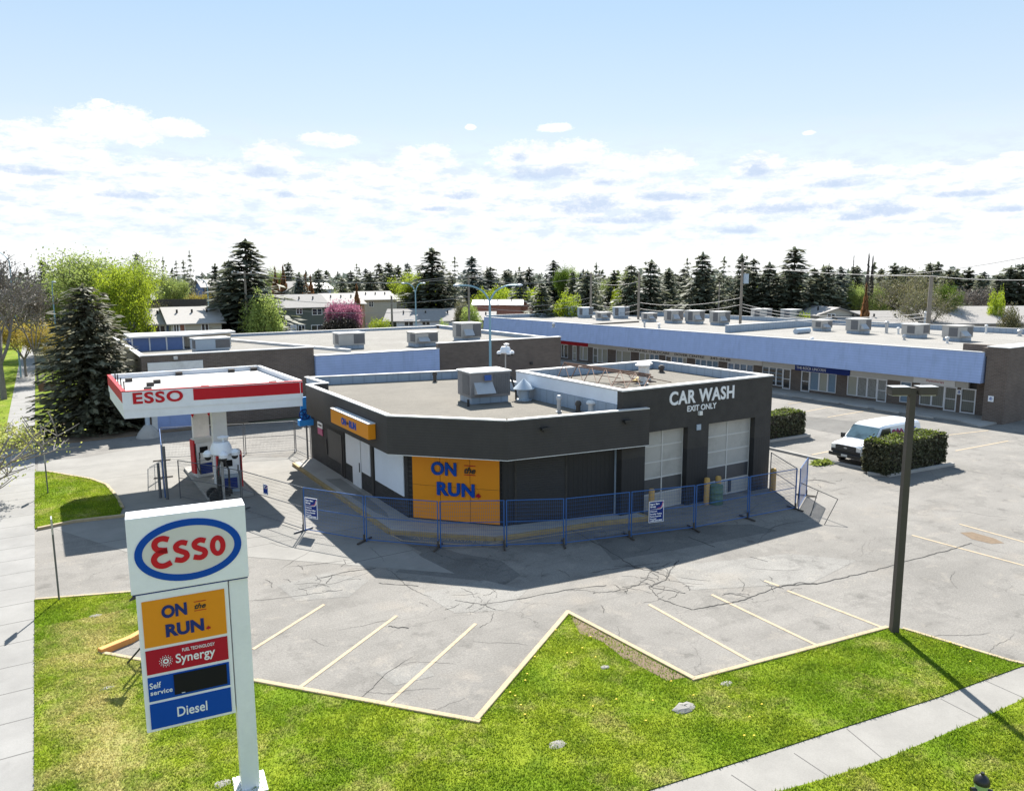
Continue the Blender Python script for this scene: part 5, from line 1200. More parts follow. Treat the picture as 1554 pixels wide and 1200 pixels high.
for i in range(20):
    a, c = 2*math.pi*i/20, 2*math.pi*(i+1)/20; b.tube((x0_-.15+.28*math.cos(a),41.05,z0_+.28*math.sin(a)),(x0_-.15+.28*math.cos(c),41.05,z0_+.28*math.sin(c)),.035,n=6)
for i in range(3): a = math.pi*i/3; b.tube((x0_-.15+.28*math.cos(a),41.05,z0_+.28*math.sin(a)),(x0_-.15-.28*math.cos(a),41.05,z0_-.28*math.sin(a)),.025,n=6)
b.build('wheel','sign_navy',t)
t = thing('bus_bench', 'dark street bench with a red board beside the west sidewalk', 'bench', (.1,75.6,0))
b = MB(); b.box(-.55,.75,75.5,75.62,.75,1.45); b.build('backrest','rust',t); b = MB(); b.box(-.55,.75,75.0,75.5,.42,.5); b.build('seat','house_brick',t)
for x in (-.5,.66): b = MB(); b.box(x,x+.07,75.05,75.6,0,.42); b.build('leg','black_metal',t)
t = thing('concrete_foot', 'pale concrete footing with a short grey pipe under the far canopy edge', 'footing', (5.4,53.6,0))
MB().lathe([(.75,0),(.62,.3),(.25,.75),(.16,.8)], (5.4,53.6,0), 14).build('footing','concrete',t); MB().tube((5.4,53.6,.8),(5.4,53.6,2.6),.14).build('pipe','rtu_blue',t)
t = thing('fire_hydrant', 'green fire hydrant with a black domed cap at the lower right corner', 'hydrant', (14.38,6.52,0))
MB().lathe([(.13,0),(.13,.06),(.11,.07),(.11,.52),(.125,.53),(.125,.57)], (14.38,6.52,0), 18).build('barrel','hydrant_green',t)
MB().lathe([(.14,.572),(.142,.60),(.12,.68),(.06,.735),(.035,.75),(.03,.79)], (14.38,6.52,0), 18).build('cap','hydrant_black',t)
for a in (.5,2.6,-1.0): b = MB(); dx, dy = math.cos(a), math.sin(a); b.tube((14.38+dx*.09,6.52+dy*.09,.43),(14.38+dx*.19,6.52+dy*.19,.43),.055,n=12); b.build('outlet','hydrant_black',t)

# ------------------------------------------------------------------ parking lot lamp
lx, ly = 19.88, 11.66; t = thing('parking_lamp', 'tall brown square lamp post with two boxy heads at the lawn corner', 'lamp post', (lx, ly, 0), -.55)
b = MB(); b.add([(-.10,-.10,0),(.10,-.10,0),(.10,.10,0),(-.10,.10,0),(-.08,-.08,7.05),(.08,-.08,7.05),(.08,.08,7.05),(-.08,.08,7.05)], [(3,2,1,0),(4,5,6,7),(0,1,5,4),(1,2,6,5),(2,3,7,6),(3,0,4,7)]); b.build('pole','pole_brown',t,world=False)
for s_ in (-1,1):
    hd = MB().box(*sorted((s_*.12,s_*.62)),-.17,.17,6.86,7.08).build('lamp_head','pole_brown',t,bevel=.02,world=False)
    MB().box(*sorted((s_*.12,s_*.625)),-.175,.175,7.082,7.09).build('lid','galv',hd,world=False); MB().box(*sorted((s_*.18,s_*.58)),-.13,.13,6.845,6.859).build('lens','lamp_glass',hd,world=False)
MB().box(-.16,.16,-.05,.05,6.9,7.0).build('arm','pole_brown',t,world=False)

# ------------------------------------------------------------------ van
t = thing('cargo_van', 'white cargo van with purple and blue side graphics parked behind the hedge', 'van', (39.1, 24.75, 0), math.pi)
ST = [(2.72,.42,.86,1.07,.90,.80),(2.62,.36,.98,1.15,.97,.86),(2.1,.34,1.08,1.20,.99,.86),(1.62,.34,1.12,1.24,1.0,.84),(.92,.34,1.16,2.0,1.0,.78),(.55,.34,1.16,2.07,1.0,.80),(-1.2,.34,1.16,2.09,1.0,.81),(-2.55,.36,1.16,2.06,1.0,.80),(-2.72,.42,1.16,1.95,.97,.76)]
V, Fc = [], []
for x, zb, zm, zt, w, wt_ in ST:
    half = [(w*.93,zb),(w,zb+.22),(w,zm),(wt_+.06,zt-.13),(wt_-.05,zt-.03),(wt_*.5,zt)]
    sec = half+[(-a,c) for a,c in half[::-1]]
    V += [(x,a,c) for a,c in sec]
k = 12
for i in range(len(ST)-1): Fc += [(i*k+j, i*k+(j+1)%k, (i+1)*k+(j+1)%k, (i+1)*k+j) for j in range(k)]
Fc += [tuple(range(k))[::-1], tuple((len(ST)-1)*k+j for j in range(k))]
b = MB(); b.add(V, [f[::-1] for f in Fc], 0, True); body = b.build('body','van_white',t,world=False); body.data.set_sharp_from_angle(angle=R_(28))
def slab(nm, mt, quad_, par=t, off=.012):
    a, c, d_ = Vector(quad_[0]), Vector(quad_[1]), Vector(quad_[2]); n = (c-a).cross(d_-a).normalized()*off; P = [Vector(p) for p in quad_]
    b = MB(); b.add([p-n*.5 for p in P]+[p+n for p in P], [(3,2,1,0),(4,5,6,7),(0,1,5,4),(1,2,6,5),(2,3,7,6),(3,0,4,7)]); return b.build(nm, mt, par, world=False)
slab('windshield','glass_sky',[(1.56,-.86,1.29),(1.56,.86,1.29),(.98,.77,1.92),(.98,-.77,1.92)],off=.02)
for s_ in (1,-1):
    q = [(1.45,s_*.985,1.2),(.2,s_*1.0,1.2),(.2,s_*.875,1.88),(.88,s_*.875,1.88)]
    if s_ > 0: q = q[::-1]
    slab('side_window','glass_dark',q if s_ < 0 else q,off=.02)
    b = MB(); b.box(1.28,1.42,*sorted((s_*1.06,s_*1.26)),1.15,1.42); b.tube((1.35,s_*.98,1.2),(1.35,s_*1.1,1.25),.03); b.build('mirror','black_metal',t,world=False)
    b = MB(); b.box(2.66,2.745,*sorted((s_*.62,s_*.88)),.86,1.02); b.build('headlight','lamp_glass',t,world=False)
    for x in (1.75,-1.75):
        b = MB(); b.tube((x,s_*.74,.36),(x,s_*.985,.36),.36,n=24); wh = b.build('wheel','rubber',t,world=False)
        b = MB(); b.tube((x,s_*.97,.36),(x,s_*.995,.36),.2,n=18); b.build('rim','galv',wh,world=False)
b = MB(); b.box(2.60,2.755,-.86,.86,.62,.80); b.build('lower_grille','black_metal',t,world=False); b = MB(); b.box(2.64,2.765,-.60,.60,.76,1.05); g_ = b.build('grille','black_metal',t,world=False)
b = MB()
for z in (.80,.88,.96): b.box(2.767,2.772,-.55,.55,z-.008,z+.008)
b.build('grille_bar','fence_grey',g_,world=False); b = MB(); b.ring(.1,.045,.02,(2.768,0,.92),(0,1,0),Z3,.01,fill=True); b.build('badge','galv',g_,world=False)
b = MB(); b.box(2.60,2.84,-.97,.97,.42,.63); b.build('bumper','black_metal',t,bevel=.03,world=False)
b = MB(); b.box(2.842,2.85,-.18,.18,.46,.58); b.build('number_plate','white_dirty',t,world=False)
b = MB(); b.box(1.2,1.6,-.7,.7,1.235,1.25); b.build('wiper_cowl','black_metal',t,world=False)
# side graphics (near side is local +y because the van faces -x)
O = Vector((-.5,1.004,1.42)); 
for nm, mt, path, w in (('red_graphic','decal_red',[(-.55,-.12),(-.35,.14),(-.2,-.08),(-.02,.18),(.12,-.1),(.3,.16),(.5,.0)],.09),('red_graphic','decal_red',[(-.5,.0),(0,.06),(.5,.12)],.07),('blue_graphic','decal_blue',[(-1.75,.05),(-1.5,.12),(-1.25,.0),(-1.05,.1)],.1),('blue_graphic','decal_blue',[(-1.7,-.15),(-1.4,-.1),(-1.1,-.18)],.06)):
    b = MB(); b.stroke(smooth([(-x, y) for x, y in path]), w, (-.4,.95,1.60), (-1,0,0), (0,-.18,1), .008); b.build(nm, mt, t, world=False)
# ------------------------------------------------------------------ clipped hedges
def hedge(x0, x1, y0, y1, h, label, seed):
    t = thing('hedge', label, 'hedge', ((x0+x1)/2,(y0+y1)/2,0)); rg = np.random.default_rng(seed)
    def cards(n, kind):
        P = rg.uniform([x0,y0,.12],[x1,y1,h],(n,3))
        s = rg.integers(0,5,n) if kind == 0 else np.full(n,5)
        jit = rg.normal(0,.07,n)
        P[s==0,1] = y0+jit[s==0]; P[s==1,1] = y1+jit[s==1]; P[s==2,0] = x0+jit[s==2]; P[s==3,0] = x1+jit[s==3]
        P[(s==5)|(s==4),2] = h+np.abs(jit[(s==5)|(s==4)])*1.0-.03
        P[:,2] += .05*np.sin(P[:,0]*3)*(P[:,2] > h*.7)
        loc = P-np.array([(x0+x1)/2,(y0+y1)/2,0]); a = rg.normal(size=(n,3)); a /= np.linalg.norm(a,axis=1)[:,None]; c = np.cross(a, rg.normal(size=(n,3))); c /= np.linalg.norm(c,axis=1)[:,None]
        z = rg.uniform(.05,.10,n)[:,None]; V = np.stack([loc-a*z, loc+c*z*.6, loc+a*z, loc-c*z*.6],1).reshape(-1,3); return V, np.arange(n*4).reshape(-1,4)
    A = int(((x1-x0)*2+(y1-y0)*2)*h+(x1-x0)*(y1-y0))
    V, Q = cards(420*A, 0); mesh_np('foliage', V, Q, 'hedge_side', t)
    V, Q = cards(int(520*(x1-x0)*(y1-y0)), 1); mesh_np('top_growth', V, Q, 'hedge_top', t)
    MB().box(x0+.12,x1-.12,y0+.12,y1-.12,.05,h-.1).build('twigs','bark',t)
hedge(35.75,41.0,21.95,23.3,1.62,'clipped hedge in front of the white van',3); hedge(34.6,41.1,31.0,32.3,1.5,'clipped hedge partly hidden by the car wash corner',4)
b = MB(); rg = np.random.default_rng(9); n = 500; g0 = np.array([*G(1246,704),0.06]); P = g0+rg.normal(0,1,(n,3))*[.26,.16,.06]; a = rg.normal(size=(n,3))*.07; c = rg.normal(size=(n,3))*.05
tag(mesh_np('weed_clump', np.stack([P-a,P+c,P+a,P-c],1).reshape(-1,3), np.arange(n*4).reshape(-1,4), 'hedge_top'), 'low yellow green weed clump on the kerb in front of the van', 'weeds')
# ------------------------------------------------------------------ trees
def cards(P, A, Bv):
    return np.stack([P-A, P+Bv, P+A, P-Bv], 1).reshape(-1, 3), np.arange(len(P)*4).reshape(-1, 4)
def unit(v): return v/np.maximum(1e-9, np.linalg.norm(v, axis=1))[:, None]
def spruce_geo(h, r, seed, rows, per, size, top=.9, ragged=.3, bare=.05):
    rg = np.random.default_rng(seed); P, A, B = [], [], []
    for i in range(rows):
        t = bare+(1-bare)*(i+rg.uniform(-.3,.3))/rows; t = min(max(t, bare), .985)
        z = h*t; L0 = r*((1-t)**top)*(1.0 if t > .12 else .8+t*1.6)+.05*r
        nb = max(4, int(per*(.35+.65*(1-t))))
        a0 = rg.uniform(0, 6.28)
        for k in range(nb):
            a = a0+6.283*k/nb+rg.uniform(-.25,.25); L = L0*(1-ragged+2*ragged*rg.random()*.75)
            n = max(2, int(L/(size*.62))); s = (np.arange(n)+.5)/n+rg.uniform(-.15,.15,n)/n
            droop = -.35*(1-t)*L*(s**1.3)+.16*L*np.clip(s-.65,0,1)*1.5
            d = np.array([math.cos(a), math.sin(a), 0]); q = np.array([-d[1], d[0], 0])
            for rep in range(2):
                off = rg.normal(0, 1, (n,1))*q*size*.35*(1.1-s[:,None]*.6)+rg.normal(0,size*.12,(n,3))
                pos = d*(s*L)[:,None]+off+np.stack([0*s,0*s,z+droop],1)
                dirv = unit(d+q*rg.normal(0,.6,(n,1))+np.stack([0*s,0*s,-.35+rg.normal(0,.25,n)],1))
                wv = unit(np.cross(dirv, np.array([0,0,1.0]))+rg.normal(0,.35,(n,3)))
                sc = size*rg.uniform(.65,1.2,n)[:,None]
                P.append(pos); A.append(dirv*sc*.62); B.append(wv*sc*.26)
    # leader
    n = 8; s = np.linspace(.93,1.0,n); P.append(np.stack([0*s,0*s,h*s],1)); A.append(np.tile([0,0,size*.5],(n,1))); B.append(rg.normal(0,size*.2,(n,3)))
    return cards(np.concatenate(P), np.concatenate(A), np.concatenate(B))
def limbs(h, rad, seed, levels=4, lift=.75, kids=4, spread=.7, r0=None, start=.3):
    """branch skeleton: list of (p, q, r0, r1) and twig end points"""
    rg = random.Random(seed); seg, tips = [], []; r0 = r0 or h*.017
    def grow(p, d, L, r, lv):
        q = p; n = 3; dd = d.copy()
        for i in range(n):
            dd = (dd+Vector((rg.uniform(-1,1),rg.uniform(-1,1),rg.uniform(-.4,.7)))*.16).normalized(); e = q+dd*(L/n)
            ra, rb = r*(1-.45*i/n), r*(1-.45*(i+1)/n); seg.append((q, e, ra, rb)); q = e
            if lv >= levels-1: tips.append((q.copy(), dd.copy()))
            if lv < levels and i >= 1:
                for _ in range(kids if i == n-1 else kids-2):
                    ax = Vector((rg.uniform(-1,1),rg.uniform(-1,1),rg.uniform(-.2,.9)*lift)).normalized()
                    nd = (dd*(1-spread)+ax*spread).normalized(); grow(q, nd, L*rg.uniform(.5,.72), r*.52, lv+1)
    base = Vector((0,0,0)); topz = h*start
    seg.append((base, Vector((rg.uniform(-.1,.1),rg.uniform(-.1,.1),topz)), r0, r0*.8)); p = seg[-1][1]
    for k in range(kids+1):
        a = 6.283*k/(kids+1)+rg.uniform(-.4,.4); grow(p, Vector((math.cos(a)*rad/h*1.15, math.sin(a)*rad/h*1.15, lift)).normalized(), h*.36, r0*.6, 1)
    return seg, tips
def tube_np(seg, sides=5):
    V, Q = [], []
    for p, q, a, c in seg:
        d = (q-p).normalized(); u = d.orthogonal().normalized(); w = d.cross(u); o = len(V)
        for cc, rr in ((p,a),(q,c)):
            for i in range(sides):
                t = 6.283*i/sides; V.append(tuple(cc+u*(math.cos(t)*rr)+w*(math.sin(t)*rr)))
        Q += [(o+i, o+(i+1)%sides, o+sides+(i+1)%sides, o+sides+i) for i in range(sides)]
    return np.array(V), np.array(Q)
def leaf_geo(tips, per, size, sp, seed):
    rg = np.random.default_rng(seed); T = np.array([tuple(t[0]) for t in tips]); P = np.repeat(T, per, 0); n = len(P)
    P = P+rg.normal(0, sp, (n,3)); a = unit(rg.normal(size=(n,3))); c = unit(np.cross(a, rg.normal(size=(n,3)))); s = size*rg.uniform(.6,1.25,n)[:,None]
    return cards(P, a*s, c*s*.6)
ME = {}
def keep(nm, V, Q, mat, smooth=False):
    o = mesh_np(nm, V, Q, mat); me = o.data; bpy.data.objects.remove(o); return me
def trunk_me(h, r, mat='bark', s=7): V, Q = tube_np([(Vector((0,0,0)), Vector((0,0,h*.5)), r, r*.7), (Vector((0,0,h*.5)), Vector((0,0,h*.97)), r*.7, r*.1)], s); return keep('trunk', V, Q, mat)
# unit-height (10 m tall, 2.6 m radius) masters
for i in range(3): ME['spruce%d' % i] = (trunk_me(10,.16), keep('crown', *spruce_geo(10,2.6,10+i,34,17,.56,.68,.34), 'spruce'))
for i in range(2): ME['thin%d' % i] = (trunk_me(10,.12), keep('crown', *spruce_geo(10,2.6,20+i,17,6,.5,.7,.55,.12), 'spruce'))
ME['blue'] = (trunk_me(10,.16), keep('crown', *spruce_geo(10,2.6,31,34,17,.56,.66,.3), 'spruce_blue'))
ME['near'] = (trunk_me(10,.2), keep('crown', *spruce_geo(10,2.75,41,50,24,.42,.48,.30,.02), 'spruce_near'))
for i in range(3): ME['far%d' % i] = (None, keep('spruce_tree', *spruce_geo(10,2.6,50+i,13,8,1.05,.75,.4), 'spruce'))
def decid(nm, seed, h, rad, mats, per, size, sp, levels=3, kids=4, bark='bark', lift=.8, r0=None, start=.28, spread=.7):
    seg, tips = limbs(h, rad, seed, levels, lift, kids, spread, r0, start); V, Q = tube_np(seg, 5)
    ME[nm] = (keep('trunk', V, Q, bark), keep('crown', *leaf_geo(tips, per, size, sp, seed), mats) if per else None)
decid('lime0',1,10,4.2,'lime',36,.10,.40); decid('lime1',2,10,3.8,'lime_pale',26,.10,.42); decid('lime2',3,10,4.5,'lime_pale',22,.10,.44)
decid('green0',4,10,4.0,'green',44,.11,.45); decid('amber0',5,10,4.2,'amber',18,.11,.5,bark='bark_pale'); decid('scrub0',6,10,4.5,'scrub',12,.10,.5,bark='bark_pale')
decid('bare0',7,10,4.0,'twig',3,.16,.35,4,3,'bark_pale',r0=.2); decid('pink0',8,10,5.0,'pink',50,.22,.75,3,4); decid('plum0',9,10,5.0,'plum',34,.26,.85,3,4)
def shrub_geo(seed, n, size): 
    rg = np.random.default_rng(seed); a = unit(rg.normal(size=(n,3))); P = a*rg.uniform(.35,1.0,n)[:,None]**.8*np.array([4.2,4.2,5.0])*(1+.16*np.sin(a[:,:1]*7+seed)+.14*np.sin(a[:,1:2]*9)); P[:,2] = P[:,2]+4.8
    x = unit(rg.normal(size=(n,3))); c = unit(np.cross(x, rg.normal(size=(n,3)))); s = size*rg.uniform(.6,1.3,n)[:,None]; return cards(P, x*s, c*s*.6)
ME['bush0'] = (trunk_me(7,.3), keep('crown', *shrub_geo(3,9000,.2), 'lime_pale')); ME['bush1'] = (trunk_me(7,.3), keep('crown', *shrub_geo(4,8000,.2), 'lime')); ME['bush2'] = (trunk_me(7,.3), keep('crown', *shrub_geo(5,8000,.2), 'scrub'))
def column_geo(seed, n, mat):
    rg = np.random.default_rng(seed); z = rg.uniform(0,10,n); a = rg.uniform(0,6.28,n); r = .85*np.sqrt(rg.random(n))*np.sin(np.clip(z/10*3.1+.25,0,3.14)); P = np.stack([r*np.cos(a), r*np.sin(a), z],1)
    A = np.tile([0,0,.42],(n,1))*rg.uniform(.6,1.3,n)[:,None]; B = rg.normal(0,.09,(n,3)); return cards(P, A, B)
ME['col0'] = (trunk_me(10,.1), keep('crown', *column_geo(3,1500,0), 'orange_leaf')); ME['col1'] = (trunk_me(10,.1,'bark_pale'), keep('crown', *column_geo(4,900,0), 'twig'))
def tree(kind, x, y, h, wdt, label, cat='tree', name='tree', group=None, base_r=2.6, z=0.0):
    tm, cm = ME[kind]; k = h/10.0; kw = wdt/2/base_r; rz = random.uniform(0, 6.28)
    if tm is None:
        t = bpy.data.objects.new(name, cm); COL.objects.link(t); tag(t, label, cat, group)
    else:
        t = thing(name, label, cat, (0,0,0), 0, group)
        for nm, me in (('trunk', tm), ('crown', cm)):
            if me is None: continue
            o = bpy.data.objects.new(nm, me); COL.objects.link(o); o.parent = t
    t.location = (x, y, z); t.rotation_euler = (0,0,rz); t.scale = (kw, kw, k); return t
def TP(kind, px, top, D, wpx, label, cat='tree', name='spruce_tree', group=None, base_r=2.6):
    x, y, z = spot(px, top, D); return tree(kind, x, y, max(2.5, z), wpx*D/F*1.02, label, cat, name, group, base_r)
# the large spruce beside the canopy
tree('near', 2.6, 58.2, 9.7, 7.8, 'broad dark spruce standing left of the fuel canopy', name='spruce_tree', base_r=2.75)
SP = [('spruce0',372,366,104,105,'tallest dark spruce beside the utility pole left of the green apartment house'),('spruce1',347,396,108,60,'shorter dark spruce leaning against the tall one by the pole'),
 ('spruce2',655,379,130,84,'tall broad spruce behind the white bungalow'),('thin0',690,392,134,50,'thin ragged spruce right of the broad one behind the bungalow'),('thin1',672,400,150,44,'thin spruce half hidden by the broad one behind the bungalow'),
 ('blue',716,391,165,52,'neat blue green conical spruce behind the double street lamp'),('spruce0',744,406,175,58,'wide low spruce right of the conical blue green one'),('spruce1',768,411,190,40,'small pointed spruce above the lime hedge'),
 ('spruce2',803,407,170,44,'pointed spruce at the right end of the lime hedge'),('blue',840,397,165,50,'spruce rising behind the left end of the mall roof'),('spruce0',822,430,112,52,'very dark low spruce against the left end of the mall roof'),
 ('thin1',905,400,125,44,'first spruce left of the two utility poles on the mall skyline'),('spruce1',892,412,130,50,'dark spruce behind the left one of two poles on the mall skyline'),('spruce2',932,412,140,50,'squat spruce between the two utility poles'),('spruce0',958,403,118,56,'bushy spruce just left of the second utility pole'),
 ('spruce1',988,397,120,58,'symmetrical spruce just right of the second utility pole'),('spruce2',1015,409,130,46,'spruce in the gap left of the tall mall skyline pair'),('spruce0',1038,408,140,46,'dim spruce behind the gap left of the tall pair'),
 ('thin0',1043,394,125,42,'slim spired spruce at the left of the tall pair'),('spruce2',1067,385,116,70,'tall twin topped spruce in the middle of the mall skyline'),('thin1',1099,392,122,52,'slender spruce left of the transformer pole'),
 ('spruce1',1127,388,120,44,'narrow spruce right behind the transformer pole'),('spruce0',1144,394,122,48,'spruce just right of the transformer pole'),('spruce2',1168,400,120,60,'broad spruce between the transformer pole and the tallest one'),
 ('spruce1',1207,378,122,74,'tallest spruce on the right of the mall skyline'),('spruce0',1236,408,126,50,'spruce at the right shoulder of the tallest one'),('spruce2',1258,402,126,50,'spruce above the pink house gable'),
 ('blue',1276,407,130,48,'blue tinged spruce right of the pink house gable'),('spruce1',1300,405,150,44,'spruce left of the bare poplar spires'),('spruce0',1338,409,170,36,'small spruce right of the bare poplar spires'),
 ('spruce2',1358,401,160,48,'spruce above the leafy bare tree at the right'),('spruce1',1375,406,165,38,'spruce at the left of the rounded pine pair'),('spruce0',1441,410,150,50,'dark spruce right of the tall mall utility pole'),
 ('spruce2',1471,408,150,52,'second dark spruce right of the tall mall utility pole'),('blue',1494,414,190,36,'small blue spruce in the right distance'),('spruce1',1534,406,140,50,'dark spruce at the right edge of the photo'),('spruce0',1552,402,140,60,'tall spruce cut by the right edge'),
 ('spruce2',1517,416,160,44,'dim spruce left of the dark one at the right edge'),('spruce1',437,400,200,34,'spruce behind the ridge of the green apartment house'),('spruce0',575,401,180,40,'bushy spruce above the tan house'),('spruce2',532,412,190,40,'low dark spruce left of the bushy one above the tan house'),('thin0',541,402,185,34,'leafless looking spruce above the tan house'),
 ('spruce1',590,399,170,44,'spruce left of the short utility pole top'),('spruce2',604,404,175,44,'spruce behind the short utility pole top'),('blue',618,400,180,30,'slim spruce left of the lime crown behind the bungalow'),
 ('thin1',247,392,150,26,'dead thin larch left behind the townhouse roof'),('thin0',287,382,140,22,'taller dead larch behind the townhouse roof'),('thin0',267,396,170,36,'grey spruce between the two dead larches'),('thin1',278,395,175,36,'second grey spruce between the two dead larches'),('spruce1',207,386,150,30,'dark spruce top poking above the lime tree'),
 ('spruce0',63,396,190,26,'small dark spruce on the far left skyline'),('thin0',72,398,190,14,'spindly spruce on the far left skyline'),('spruce1',102,399,190,30,'small spruce left of the big lime tree'),('spruce2',326,402,160,34,'spruce left of the tall spruce by the pole'),('spruce0',628,448,128,56,'low dark spruce in front of the house with the teal lamp'),
 ('spruce1',1412,400,170,40,'tall rounded evergreen left behind the mall utility pole'),('spruce2',1424,399,172,40,'right one of the rounded evergreens behind the mall utility pole')]
for a in SP:
    a = list(a); a[4] = a[4]*(1.6 if a[0][:2] != 'th' else 1.15); TP(*a)
DC = [('lime2',150,375,112,140,'large pale lime tree behind the big spruce','lime_tree',4.3),('lime0',190,400,104,90,'brilliant lime green tree left of the townhouse roof','lime_tree',4.2),('lime1',85,412,118,95,'lower lime tree behind the lamp at the left','lime_tree',4.0),('lime0',120,405,125,80,'lime tree with grey stems in the left middle','lime_tree',4.2),
 ('bush1',196,440,100,60,'lime foliage mass beside the townhouse gable','shrub',4.2),('amber0',30,478,95,90,'amber leafed tree behind the bare boulevard tree','tree',4.2),('amber0',72,492,88,60,'golden bush left of the big spruce','tree',4.2),('scrub0',15,446,140,60,'grey budding tree at the left edge','tree',4.2),('bare0',42,424,86,66,'bare grey tree behind the boulevard tree','bare_tree',4.0),
 ('bush0',398,443,98,58,'rounded pale green tree left of the apartment house','shrub',4.2),('pink0',520,458,116,52,'pink blossoming tree right of the apartment house','blossom_tree',5.2),('plum0',518,482,113,48,'dark leafed tree under the pink blossom','tree',5.2),('bush1',575,482,112,40,'bright yellow green bush below the utility pole','shrub',4.2),
 ('lime0',627,412,135,70,'lime crown left of the broad spruce','lime_tree',4.2),('bush1',508,442,190,22,'small lime bush on the far roofline','shrub',4.2),('lime1',425,405,200,40,'pale lime tree behind the orange poplars','lime_tree',4.0),
 ('bush1',862,443,112,46,'bright lime bush at the left end of the mall roof','shrub',4.2),('green0',858,404,150,40,'fresh green tree above the lime bush','tree',4.0),('lime1',873,405,158,44,'pale green tree behind the mall corner','tree',4.0),('lime1',940,410,150,50,'yellowish budding tree between the mall skyline spruces','tree',4.0),('bush1',936,436,125,18,'small lime shrub between the poles','shrub',4.2),
 ('scrub0',1385,408,125,84,'leafy half bare tree left of the tall mall utility pole','bare_tree',4.0),('scrub0',1405,432,112,70,'multi stemmed budding tree behind the mall roof','tree',4.2),('green0',1437,430,120,36,'green tree right of the mall utility pole','tree',4.2),('bare0',1480,430,130,60,'grey bare tree at the right','bare_tree',4.0),('bush1',1515,438,120,24,'small lime crown at the right','shrub',4.2),('bush2',1535,462,105,30,'lime bushes by the right house roof','shrub',4.2),
 ('lime1',1305,428,130,36,'lime tree beside the orange poplar','lime_tree',4.0),('lime1',1330,430,140,34,'pale lime tree right of the orange poplar','lime_tree',4.0),('bush1',1222,472,104,24,'small lime shrub behind the mall parapet','shrub',4.2),
 ('bush2',700,455,118,26,'yellowish shrub right of the broad spruce','shrub',4.2),('bush0',715,460,115,30,'pale shrub under the street lamp','shrub',4.2),('bush0',672,486,100,20,'small shrub in front of the white bungalow','shrub',4.2),('lime1',260,415,150,50,'fresh green tree right of the big lime tree','lime_tree',4.0),('amber0',305,440,140,44,'yellowish shrub beyond the townhouse fence','shrub',4.2),('scrub0',325,420,170,60,'budding trees beyond the townhouse fence','tree',4.2),('scrub0',230,455,125,50,'grey scrub by the townhouse gable','tree',4.2)]
for k, px, top, D, w, lab, nm, br in DC: TP(k, px, top, D, w, lab, 'shrub' if nm == 'shrub' else 'tree', nm, None, br)
for i, (px, top, w, lab) in enumerate([(735,438,34,'pale'),(760,434,36,''),(782,437,38,''),(806,436,30,'')]): TP('bush1', px, top, 150+i*3, w+10, 'bright lime tree in the clipped row beyond the mall', 'tree', 'lime_tree', 'lime row beyond the mall', 4.2)
for px, top, D, w, lab, k in ((417,407,170,12,'left orange leafed poplar column behind the apartment ridge','col0'),(429,405,172,12,'second orange leafed poplar column behind the apartment ridge','col0'),(463,418,150,12,'third orange poplar column above the apartment roof','col0'),(471,419,151,12,'fourth orange poplar column above the apartment roof','col0'),(541,434,125,13,'orange poplar column above the tan house','col0'),(1315,434,106,13,'orange poplar column behind the right end of the mall','col0'),(1319,388,130,8,'left of two tall bare poplar spires at the right','col1'),(1325,391,131,8,'right of two tall bare poplar spires at the right','col1'),(1296,390,150,4,'single thin bare spire at the right','col1')):
    TP(k, px, top, D, w, lab, 'tree', 'poplar_tree', None, .85)
rgb = random.Random(31)
for i in range(62):
    px = rgb.uniform(860,1620) if i < 44 else rgb.uniform(420,860); D = rgb.uniform(135,200); top = rgb.uniform(406,424)
    TP(rgb.choice(['spruce0','spruce1','spruce2','blue']), px, top, D, rgb.uniform(48,74), 'dark spruce standing in the second row of the evergreen belt', 'tree', 'spruce_tree', 'second row of the evergreen belt')
# distant belt along the horizon
rg = random.Random(77); nfar = 0
for i in range(150):
    px = rg.uniform(-120,1680); D = rg.uniform(210,620); top = 423-rg.uniform(2,20)*(300/D)**.4+rg.uniform(0,6)
    TP('far%d' % rg.randrange(3), px, top, D, rg.uniform(22,40)*(260/D)**.55, 'dark conifer in the distant belt of trees along the horizon', 'tree', 'spruce_tree', 'distant conifers along the horizon')
for i in range(60):
    px = rg.uniform(-120,1680); D = rg.uniform(170,480); k = rg.choice(['far0','bush2','bush2','bush0','bush1'])
    x, y, z = spot(px, 430, D); tree(k, x, y, rg.uniform(5,8), rg.uniform(6,9), 'small hazy tree among the distant roofs', 'tree', 'tree', 'small trees among distant roofs', 4.2)
# far continuous wood line
def mass(n, seed, D0, D1, h0, h1, mat, sz):
    q = np.random.default_rng(seed); A = []
    az = q.uniform(-.55, 1.45, n); D = q.uniform(D0, D1, n); hh = q.uniform(h0,h1,n)*(.6+.4*np.abs(np.sin(az*60)+np.sin(az*137)*.5)); z = hh*q.random(n)
    P = np.stack([D*np.sin(az), D*np.cos(az), z], 1); a = unit(q.normal(size=(n,3)))*sz; c = unit(np.cross(a, q.normal(size=(n,3))))*sz*.6; return cards(P, a, c)
stuff(mesh_np('woodland', *mass(26000, 5, 480, 1500, 9, 15, 0, 2.4), 'spruce_blue')); stuff(mesh_np('scrub', *mass(9000, 6, 160, 420, 2.5, 4.5, 0, 1.0), 'scrub'))
